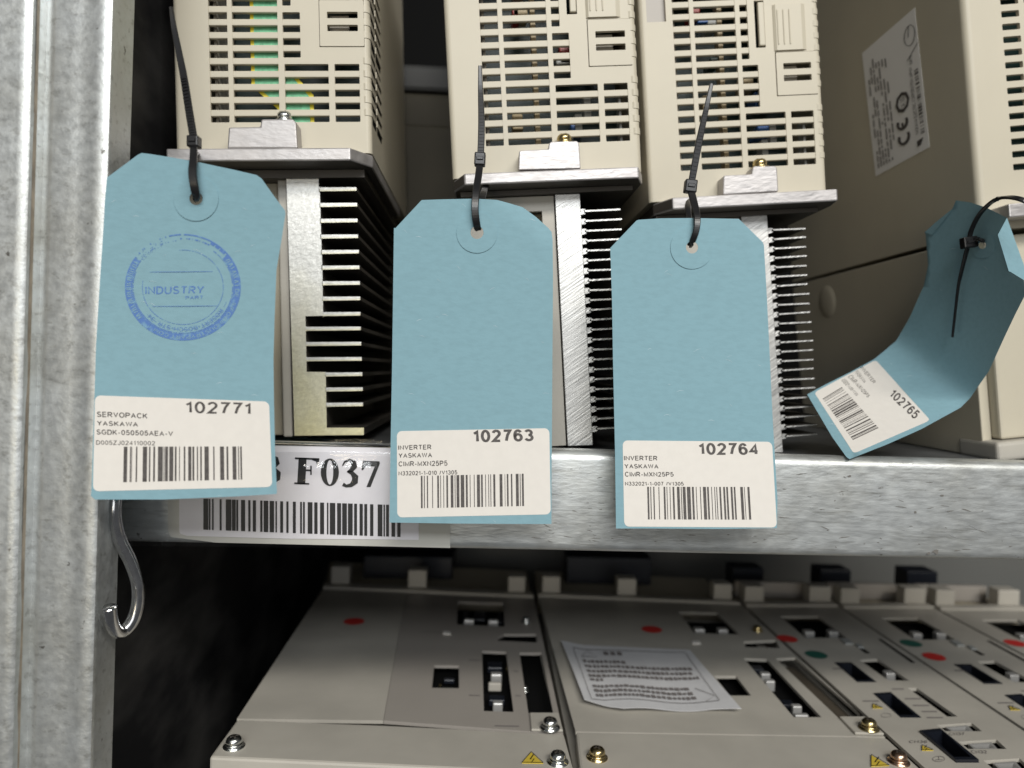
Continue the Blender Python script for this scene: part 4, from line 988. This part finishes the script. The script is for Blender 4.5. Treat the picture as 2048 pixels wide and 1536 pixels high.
# ================================================================== LOWER MODULES
TH = .0016
def lowmap(z1, z0): return lambda px, py, t: PZ(px, py, LOWZ) + Vector((0, 0, z1 if t > .5 else z0))
def bord(u, py): return (964 + u * (py - 735) + 0.030 * 0, py)
def lowcover(name, outer, holes, m, root, z1=0.0, z0=-TH, bv=0, label=None):
    bm = plate(outer, holes, lowmap(z1, z0))
    return obj(name, bm, m, root, True, label=label)
def lowbox(name, quad, z0, z1, m, root, bv=.001, world=True):
    """quad footprint in px on the top plane, raised from z0 to z1"""
    bm = plate(quad, [], lowmap(z1, z0))
    bmesh.ops.dissolve_limit(bm, angle_limit=.01, verts=bm.verts[:], edges=bm.edges[:])
    return obj(name, bevel(bm, bv) if bv else bm, m, root, True)
def dot(name, px, py, r, m, root, seed=0):
    c = PZ(px, py, LOWZ); bm = bmesh.new()
    f = bm.faces.new([bm.verts.new(c + Vector((r * math.cos(k * .2618), r * math.sin(k * .2618), .0003))) for k in range(24)])
    return obj(name, bm, m, root, True)
def upright_block(name, px0, px1, pyb, hpx, root, m, dy=.004, zoff=0):
    a, b = PZ(px0, pyb, LOWZ), PZ(px1, pyb, LOWZ); h = hpx * a.y / F
    return obj(name, bevel(box(bmesh.new(), a.x, b.x, a.y, a.y + dy, LOWZ - .004 + zoff, LOWZ + h + zoff), .0008), m, root, True)
def warning(root, tri, name='warning_sticker', z=.0001):
    o = obj(name, plate(tri, [], lowmap(z + .0003, z)), M['yellow'], root, True)
    bm = bmesh.new(); cx = sum(p[0] for p in tri) / 3; cy = sum(p[1] for p in tri) / 3
    fn = lambda px, py: PZ(px, py, LOWZ) + Vector((0, 0, z + .0006))
    k = max(abs(p[0] - cx) for p in tri) / 22
    if k > .5:
        add_stroke(bm, [(cx + 3 * k, cy - 9 * k), (cx - 4 * k, cy + 1 * k), (cx + 4 * k, cy + 0 * k), (cx - 2 * k, cy + 8 * k)], [2.0 * k, 2.6 * k, 2.6 * k, 1.2 * k], fn)
    for i in range(3): add_stroke(bm, [tri[i], tri[(i + 1) % 3]], 1.0, fn)
    obj('warning_print', bm, M['inkblack'], o, True)
GRP = 'grey drive modules lying on the lower shelf'
def module(label, corner): return thing('drive_module', PZ(*corner, LOWZ) * 1 - Vector((0, 0, .125)), label, 'drive module', GRP)
def body_under(root, quad, m=None):
    bm = plate(quad, [], lowmap(-.0088, -.1248)); return obj('chassis', bm, m or M['greybeige'], root, True)
def cavity(root, quad): return obj('cavity_floor', plate(quad, [], lowmap(-.0072, -.0085)), M['dark'], root, True)
def metal_bit(root, px, py, wpx, lpx, z0=-.006, z1=-.001, m=None, name='connector'):
    a = PZ(px, py, LOWZ); k = a.y / F; wv = wpx * k / 2; lv = lpx * k
    return obj(name, bevel(box(bmesh.new(), a.x - wv, a.x + wv, a.y - lv, a.y + lv, LOWZ + z0, LOWZ + z1), .0006), m or M['silver'], root, True)
z7b = zf(400, 1090, 2.695); z8b = zf(1040, 1090, 2.695); z1b = zf(1540, 1090, 3.445)
# module 1 ------------------------------------------------------------
m1 = module('wide grey drive module at lower left with a square port and one red dot', (780, 1460))
body_under(m1, [z7b(672, 262), z7b(1796, 312), z7b(2018, 1225), z7b(56, 1148)])
lowcover('top_cover', [z7b(660, 240), z7b(1112, 256), z7b(988, 946), z7b(200, 936)], [], M['greybeige'], m1)
hol = [[z7b(*p) for p in h] for h in (((1390, 305), (1635, 312), (1642, 440), (1385, 428)), ((1262, 648), (1396, 650), (1396, 772), (1250, 770)), ((1520, 570), (1650, 575), (1690, 900), (1530, 895)), ((1722, 580), (1840, 580), (1905, 912), (1770, 908)), ((1600, 500), (1640, 480), (1812, 480), (1816, 526), (1605, 516)))]
lowcover('connector_panel', [z7b(1113, 257), z7b(1800, 290), z7b(1958, 1016), z7b(1780, 1004), z7b(990, 946)], hol, M['greypanel'], m1)
fb = lowbox('front_block', [z7b(200, 946), z7b(1000, 976), z7b(1775, 1014), z7b(1962, 1022), z7b(2022, 1240), z7b(50, 1150)], -.05, .0006, M['greybeige'], m1, .0012)
cavity(m1, [z7b(1240, 300), z7b(1780, 310), z7b(1930, 930), z7b(1245, 905)])
lowbox('corner_bracket', [z7b(1778, 918), z7b(1932, 918), z7b(1956, 1012), z7b(1786, 1008)], .0002, .0014, M['greybeige'], m1, .0003)
lowbox('rear_ledge', [z7b(668, 210), z7b(1790, 262), z7b(1798, 285), z7b(662, 235)], -.004, .0016, M['greybeige'], m1, .0006)
lowbox('rear_base', [z7b(700, 60), z7b(1760, 110), z7b(1790, 258), z7b(672, 205)], -.016, -.0045, M['beige_side'], m1, .001)
for a, b, c, h_ in ((705, 805, 218, 38), (1120, 1220, 238, 38), (1660, 1752, 262, 34)):
    p0 = z7b(a, c); p1 = z7b(b, c); upright_block('rear_tab', p0[0], p1[0], p0[1], h_, m1, M['greybeige'], .012)
p0 = z7b(880, 150); p1 = z7b(1360, 150); upright_block('rear_handle', p0[0], p1[0], p0[1], 34, m1, M['blackconn'], .03)
screw(m1, PZ(*z7b(183, 1095), LOWZ) + Vector((0, 0, .0006)), .0034, M['zinc']); screw(m1, PZ(*z7b(1886, 1005), LOWZ) + Vector((0, 0, .0016)), .0034, M['zinc']); screw(m1, PZ(*z7b(1928, 1180), LOWZ) + Vector((0, 0, .0006)), .0034, M['zinc']); screw(m1, PZ(*z7b(1758, 415), LOWZ), .0026, M['zinc'])
dot('dot_sticker', *z7b(830, 414), .0066, M['red'], m1)
warning(m1, [z7b(1785, 1130), z7b(1850, 1190), z7b(1735, 1188)], z=.0008)
for a in ((1450, 412, 20, 5), (1580, 416, 20, 5)): metal_bit(m1, *z7b(a[0], a[1]), a[2], a[3] + 3, -.004, .0015, M['silver'])
for a in ((1510, 350, 22, 26), (1430, 360, 9, 30), (1620, 362, 6, 30)): metal_bit(m1, *z7b(a[0], a[1]), a[2], a[3], -.0055, -.0035, M['blackconn'])
metal_bit(m1, *z7b(1597, 700), 22, 8, -.005, .001); metal_bit(m1, *z7b(1590, 735), 26, 5, -.005, -.0005, M['greybeige']); metal_bit(m1, *z7b(1605, 855), 20, 8, -.005, .001); metal_bit(m1, *z7b(1590, 625), 30, 16, -.0055, -.002, M['blackconn']); metal_bit(m1, *z7b(1600, 800), 32, 12, -.0055, -.002, M['blackconn'])
metal_bit(m1, *z7b(1330, 745), 30, 8, -.0055, -.003, M['pcb']); metal_bit(m1, *z7b(1345, 690), 22, 6, -.0055, -.003, M['blackconn']); metal_bit(m1, *z7b(1295, 728), 4, 5, -.004, -.002, M['gold']); metal_bit(m1, *z7b(1655, 640), 4, 10, -.005, -.0015, M['gold'])
screw(m1, PZ(*z7b(1750, 745), LOWZ) + Vector((0, 0, -.004)), .002, M['zinc'])
lowbox('status_lens', [z7b(1310, 468), z7b(1350, 470), z7b(1352, 486), z7b(1308, 484)], .0001, .0008, M['white'], m1, .0002)
bm = bmesh.new(); fl_ = lambda px, py: PZ(px, py, LOWZ) + Vector((0, 0, .0003))
for a, b, c, dd in ((1450, 620, 60, 4), (1450, 810, 60, 4), (1690, 680, 24, 4), (1700, 812, 30, 4), (1590, 975, 130, 5), (1195, 470, 110, 2)):
    add_quad(bm, [z7b(a, b), z7b(a + c, b + 2), z7b(a + c, b + 2 + dd), z7b(a, b + dd)], fl_)
obj('small_print', bm, M['inkgrey'], m1, True)['kind'] = 'stuff'
# module 2 ------------------------------------------------------------
m2 = module('wide grey drive module in the lower middle with a paper notice lying on it', (1300, 1470))
body_under(m2, [z8b(118, 300), z8b(1190, 345), z8b(2170, 1240), z8b(322, 1240)])
hol = [[z8b(*p) for p in h] for h in (((855, 360), (1060, 365), (1182, 482), (940, 475)), ((1045, 705), (1165, 705), (1245, 812), (1130, 812)), ((1205, 610), (1330, 615), (1625, 928), (1475, 928)), ((1205, 520), (1380, 512), (1400, 556), (1215, 550)), ((1378, 612), (1482, 606), (1856, 932), (1716, 932)))]
lowcover('top_cover', [z8b(100, 280), z8b(1195, 326), z8b(1968, 1036), z8b(1800, 1030), z8b(300, 1005)], hol, M['greybeige'], m2)
cavity(m2, [z8b(840, 358), z8b(1180, 370), z8b(1680, 945), z8b(1080, 930)])
obj('cable_trough', plate([z8b(1360, 600), z8b(1482, 600), z8b(1880, 945), z8b(1700, 945)], [], lowmap(-.0066, -.0070)), M['trough'], m2, True)
lowbox('front_block', [z8b(300, 1013), z8b(1000, 1026), z8b(1800, 1038), z8b(1975, 1044), z8b(2190, 1240), z8b(326, 1240)], -.05, .0006, M['greybeige'], m2, .0012)
lowbox('corner_bracket', [z8b(1722, 938), z8b(1858, 938), z8b(1962, 1030), z8b(1806, 1026)], .0002, .0014, M['greybeige'], m2, .0003)
lowbox('rear_ledge', [z8b(95, 258), z8b(1150, 305), z8b(1190, 322), z8b(98, 278)], -.004, .0016, M['greybeige'], m2, .0006)
lowbox('rear_base', [z8b(80, 110), z8b(1000, 150), z8b(1140, 302), z8b(95, 255)], -.016, -.0045, M['beige_side'], m2, .001)
for a, b, c, h_ in ((120, 215, 266, 36), (525, 625, 278, 36), (1045, 1140, 300, 34)):
    p0 = z8b(a, c); p1 = z8b(b, c); upright_block('rear_tab', p0[0], p1[0], p0[1], h_, m2, M['greybeige'], .012)
p0 = z8b(250, 180); p1 = z8b(700, 190); upright_block('rear_handle', p0[0], p1[0], p0[1], 44, m2, M['blackconn'], .03)
for a, m_ in (((415, 1155), 'gold'), ((2040, 1178), 'copper')): screw(m2, PZ(*z8b(*a), LOWZ) + Vector((0, 0, .0006)), .0034, M[m_])
screw(m2, PZ(*z8b(1880, 1008), LOWZ) + Vector((0, 0, .0016)), .0034, M['gold']); screw(m2, PZ(*z8b(1280, 462), LOWZ), .0026, M['gold'])
dot('dot_sticker', *z8b(710, 457), .0066, M['red'], m2)
warning(m2, [z8b(1893, 1145), z8b(1990, 1202), z8b(1893, 1206)], z=.0008)
for a in ((965, 460, 20, 6), (1090, 462, 20, 6)): metal_bit(m2, *z8b(a[0], a[1]), a[2], a[3] + 3, -.004, .0015, M['silver'])
for a, b in ((1320, 695), (1345, 735), (1490, 870)): metal_bit(m2, *z8b(a, b), 19, 7, -.005, .0008)
metal_bit(m2, *z8b(1515, 912), 28, 6, -.005, .0002); metal_bit(m2, *z8b(1265, 640), 34, 10, -.0055, -.002, M['blackconn']); metal_bit(m2, *z8b(1440, 825), 24, 12, -.0055, -.002, M['blackconn'])
lowbox('status_lens', [z8b(925, 520), z8b(970, 522), z8b(974, 538), z8b(928, 536)], .0001, .0008, M['white'], m2, .0002)
# paper notice
def noticemap(off):
    def fn(px, py, t=1.0):
        p = PZ(px, py, LOWZ); zx, zy = (px - 1040) * 2.695, (py - 1090) * 2.695
        h_ = .0006 + .0035 * max(0, (zx - 900) / 300) * max(0, (900 - zy) / 500) * 0 + .0022 * (.5 + .5 * math.sin((zx - zy * .5) / 95)) * max(0, min(1, (zy - 560) / 300)) + .002 * max(0, (330 - zx + (zy - 540) * .4) / 100)
        return p + Vector((0, 0, h_ + off + .0002 * t))
    return fn
nt_ = thing('paper_notice', PZ(1280, 1370, LOWZ), 'wavy white paper notice with a boxed warning text lying on the wide module', 'paper')
obj('sheet', plate([z8b(*p) for p in ((220, 540), (560, 556), (915, 572), (1010, 690), (1110, 815), (1192, 915), (1040, 904), (900, 905), (720, 905), (560, 912), (450, 890), (345, 868), (290, 720))], [], noticemap(0), 3, maxlen=18), M['notice'], nt_, True)
NQ = [z8b(285, 575), z8b(890, 592), z8b(1075, 868), z8b(385, 866)]
bm = bmesh.new(); fnn = lambda px, py: noticemap(.0006)(px, py, 1); rr_ = random.Random(9)
for e in ((0, 1), (1, 2), (2, 3), (3, 0)):
    a, b = NQ[e[0]], NQ[e[1]]; add_stroke(bm, [(a[0] + (b[0] - a[0]) * k / 10, a[1] + (b[1] - a[1]) * k / 10) for k in range(11)], .9, fnn)
add_stroke(bm, [bil(NQ, .05, .84), bil(NQ, .12, 1.0 - .02), bil(NQ, .19, .86), bil(NQ, .05, .84)], .9, fnn)
for v_, u0, u1 in ((.90, .26, .42),):
    for k in range(3): add_quad(bm, NQ, fnn, u0 + k * .06, u0 + k * .06 + .04, v_, v_ + .07)
for v_, u1 in ((.73, .42), (.635, .96), (.54, .92), (.445, .95), (.37, .16), (.24, .80), (.15, .84), (.06, .82)):
    u = .05
    while u < u1:
        wd = rr_.uniform(.018, .038); add_quad(bm, NQ, fnn, u, u + wd, v_ + rr_.uniform(0, .012), v_ + .062 - rr_.uniform(0, .012)); u += wd + rr_.uniform(.007, .014)
add_stroke(bm, [bil(NQ, .88, .28), bil(NQ, .99, .10), bil(NQ, .90, .01)], .9, fnn)
obj('printed_text', bm, M['inkgrey'], nt_, True)
# narrow modules --------------------------------------------------------
UW = .397
m3 = module('narrow grey module beside the one with the paper, red dot behind its green dot', (1700, 1350))
B = lambda u, py: (964 + u * (py - 735), py)
uL, uR = 1.106, 1.490
body_under(m3, [B(uL + .005, 1222), B(uR - .005, 1222), B(uR - .005, 1556), B(uL + .005, 1556)])
hp = [((70, 490), (330, 490), (530, 640), (245, 640)), ((440, 808), (560, 808), (735, 945), (600, 945)), ((615, 790), (740, 785), (960, 935), (815, 932)), ((705, 1020), (830, 1012), (1045, 1190), (900, 1190)),
      ((950, 985), (1010, 985), (1292, 1182), (1222, 1182)), ((1025, 1290), (1170, 1275), (1445, 1500), (1280, 1500)), ((1150, 1240), (1390, 1225), (1460, 1283), (1212, 1283)), ((1300, 1355), (1560, 1340), (1630, 1405), (1366, 1405)), ((1470, 1485), (1720, 1470), (1800, 1545), (1540, 1545))]
lowcover('top_cover', [B(uL, 1214), B(uR, 1214), B(uR, 1556), B(uL, 1556)], [[z1b(*p) for p in h] for h in hp], M['greybeige'], m3)
cavity(m3, [B(uL + .02, 1222), B(uR - .02, 1222), B(uR - .02, 1548), B(uL + .02, 1548)])
lowbox('rear_ledge', [B(uL, 1206), B(uR, 1206), B(uR, 1213.5), B(uL, 1213.5)], -.004, .0016, M['greybeige'], m3, .0006)
lowbox('rear_base', [B(uL, 1172), B(uR, 1172), B(uR, 1205), B(uL, 1205)], -.016, -.0045, M['beige_side'], m3, .001)
a_ = B(uL + .01, 1206); b_ = B(uL + .09, 1206); upright_block('rear_tab', a_[0], b_[0], 1206, 34, m3, M['greybeige'], .012)
a_ = B(uR - .10, 1206); b_ = B(uR - .01, 1206); upright_block('rear_tab', a_[0], b_[0], 1206, 34, m3, M['greybeige'], .012)
a_ = B(uL + .02, 1185); b_ = B(uR - .06, 1185); upright_block('rear_rail', a_[0], b_[0], 1185, 22, m3, M['greypanel'], .006)
a_ = B(uL + .06, 1165); b_ = B(uL + .20, 1165); upright_block('rear_plug', a_[0], b_[0], 1165, 30, m3, M['blackconn'], .02)
for hh_, m_, z1_ in ((3, 'blackconn', -.0015), (5, 'blackconn', -.0012), (1, 'blackconn', -.003)):
    pts_ = [z1b(*p) for p in hp[hh_]]; c = (sum(p[0] for p in pts_) / 4, sum(p[1] for p in pts_) / 4)
    outer_ = pts_; inner_ = [(c[0] + (p[0] - c[0]) * .72, c[1] + (p[1] - c[1]) * .80) for p in pts_]
    obj('socket', plate([(c[0] + (p[0] - c[0]) * .97, c[1] + (p[1] - c[1]) * .97) for p in outer_], [inner_], lowmap(.0012 if hh_ == 5 else .0002, -.006)), M['blackconn'], m3, True)
for hh_ in (6, 7, 8):
    pts_ = [z1b(*p) for p in hp[hh_]]; c = (sum(p[0] for p in pts_) / 4, sum(p[1] for p in pts_) / 4)
    q_ = [(c[0] + (p[0] - c[0]) * .62 + 1, c[1] + (p[1] - c[1]) * .75) for p in pts_]
    inn_ = [(c[0] + (p[0] - c[0]) * .50 + 1, c[1] + (p[1] - c[1]) * .45) for p in pts_]
    obj('small_port', plate(q_, [inn_], lowmap(-.0006, -.0055)), M['silver'], m3, True)
for a, b, w_ in ((265, 605, 17), (430, 605, 17), (820, 890, 17)): metal_bit(m3, *z1b(a, b), w_ + 2, 9, -.004, .0015, M['silver'])
lowbox('rocker', [z1b(480, 655), z1b(540, 655), z1b(575, 690), z1b(520, 690)], .0001, .0012, M['greyp'], m3, .0003)
lowbox('rocker', [z1b(585, 690), z1b(620, 690), z1b(650, 715), z1b(610, 715)], .0001, .0012, M['greyp'], m3, .0003)
lowbox('hinge_slot', [z1b(610, 712), z1b(640, 712), z1b(690, 748), z1b(660, 748)], .0001, .0003, M['dark'], m3, 0)
lowbox('hinge_slot', [z1b(745, 650), z1b(765, 650), z1b(1000, 812), z1b(975, 812)], .0001, .0003, M['dark'], m3, 0)
warning(m3, [z1b(1048, 1385), z1b(1125, 1420), z1b(1048, 1420)]); warning(m3, [z1b(708, 1100), z1b(775, 1128), z1b(708, 1128)])
bm = bmesh.new()
add_text(bm, 'CN36', [z1b(960, 1350), z1b(1085, 1350), z1b(1085, 1368), z1b(960, 1368)], fl_); add_text(bm, 'CN37', [z1b(1230, 1295), z1b(1340, 1295), z1b(1345, 1315), z1b(1240, 1315)], fl_)
add_text(bm, 'CN32', [z1b(1380, 1418), z1b(1490, 1418), z1b(1500, 1440), z1b(1395, 1440)], fl_)
for a, b, c in ((640, 1078, 110), (840, 995, 80), (930, 1062, 110), (985, 1108, 110), (1045, 1150, 105), (1080, 1192, 110), (430, 855, 60)):
    add_quad(bm, [z1b(a, b - 3), z1b(a + c, b - 3), z1b(a + c + 4, b + 4), z1b(a + 4, b + 4)], fl_)
g = [z1b(1163 + 42 * math.cos(t * .4), 1478 + 19 * math.sin(t * .4)) for t in range(17)]; add_stroke(bm, g, .9, fl_)
add_stroke(bm, [z1b(1163, 1462), z1b(1165, 1484)], 1, fl_); add_stroke(bm, [z1b(1140, 1484), z1b(1190, 1484)], 1, fl_)
g = [z1b(800 + 35 * math.cos(t * .4), 1177 + 14 * math.sin(t * .4)) for t in range(17)]; add_stroke(bm, g, .7, fl_)
obj('small_print', bm, M['inkgrey'], m3, True)['kind'] = 'stuff'
def copy_tree(o, parent=None):
    c = o.copy(); COL.objects.link(c)
    FR[c] = FR[o].copy()
    if parent is not None: c.parent = parent
    for ch in [k for k in bpy.data.objects if k.parent == o]: copy_tree(ch, c)
    return c
bpy.context.view_layer.update()
shift = B(1.1 + UW, 1450); shx = PZ(*shift, LOWZ).x - PZ(*B(1.1, 1450), LOWZ).x
m4 = copy_tree(m3); m4.location.x += shx; FR[m4].translation.x += shx; m4['label'] = 'narrow grey module whose red dot sits in front of its green dot'
m5 = copy_tree(m3); m5.location.x += 2 * shx; FR[m5].translation.x += 2 * shx; m5['label'] = 'narrow grey module cut off by the right edge, a single red dot on it'
dot('dot_sticker', *z1b(118, 648), .0064, M['red'], m3); dot('dot_sticker', *z1b(318, 758), .0064, M['green'], m3)
dot('dot_sticker', *z1b(972, 680), .0064, M['green'], m4); dot('dot_sticker', *z1b(1130, 772), .0064, M['red'], m4)
dot('dot_sticker', *z1b(1690, 678), .0064, M['red'], m5)
# grey rail at the back of the lower bay
gr = thing('back_rail', Vector((.25, .75, LOWZ)), 'grey steel rail across the back of the lower bay', 'rail')
obj('rail', bbox(-.02, .85, .70, .715, LOWZ - .12, PY(1700, 1085, .70).z, bv=.002), M['greybar'], gr, True)
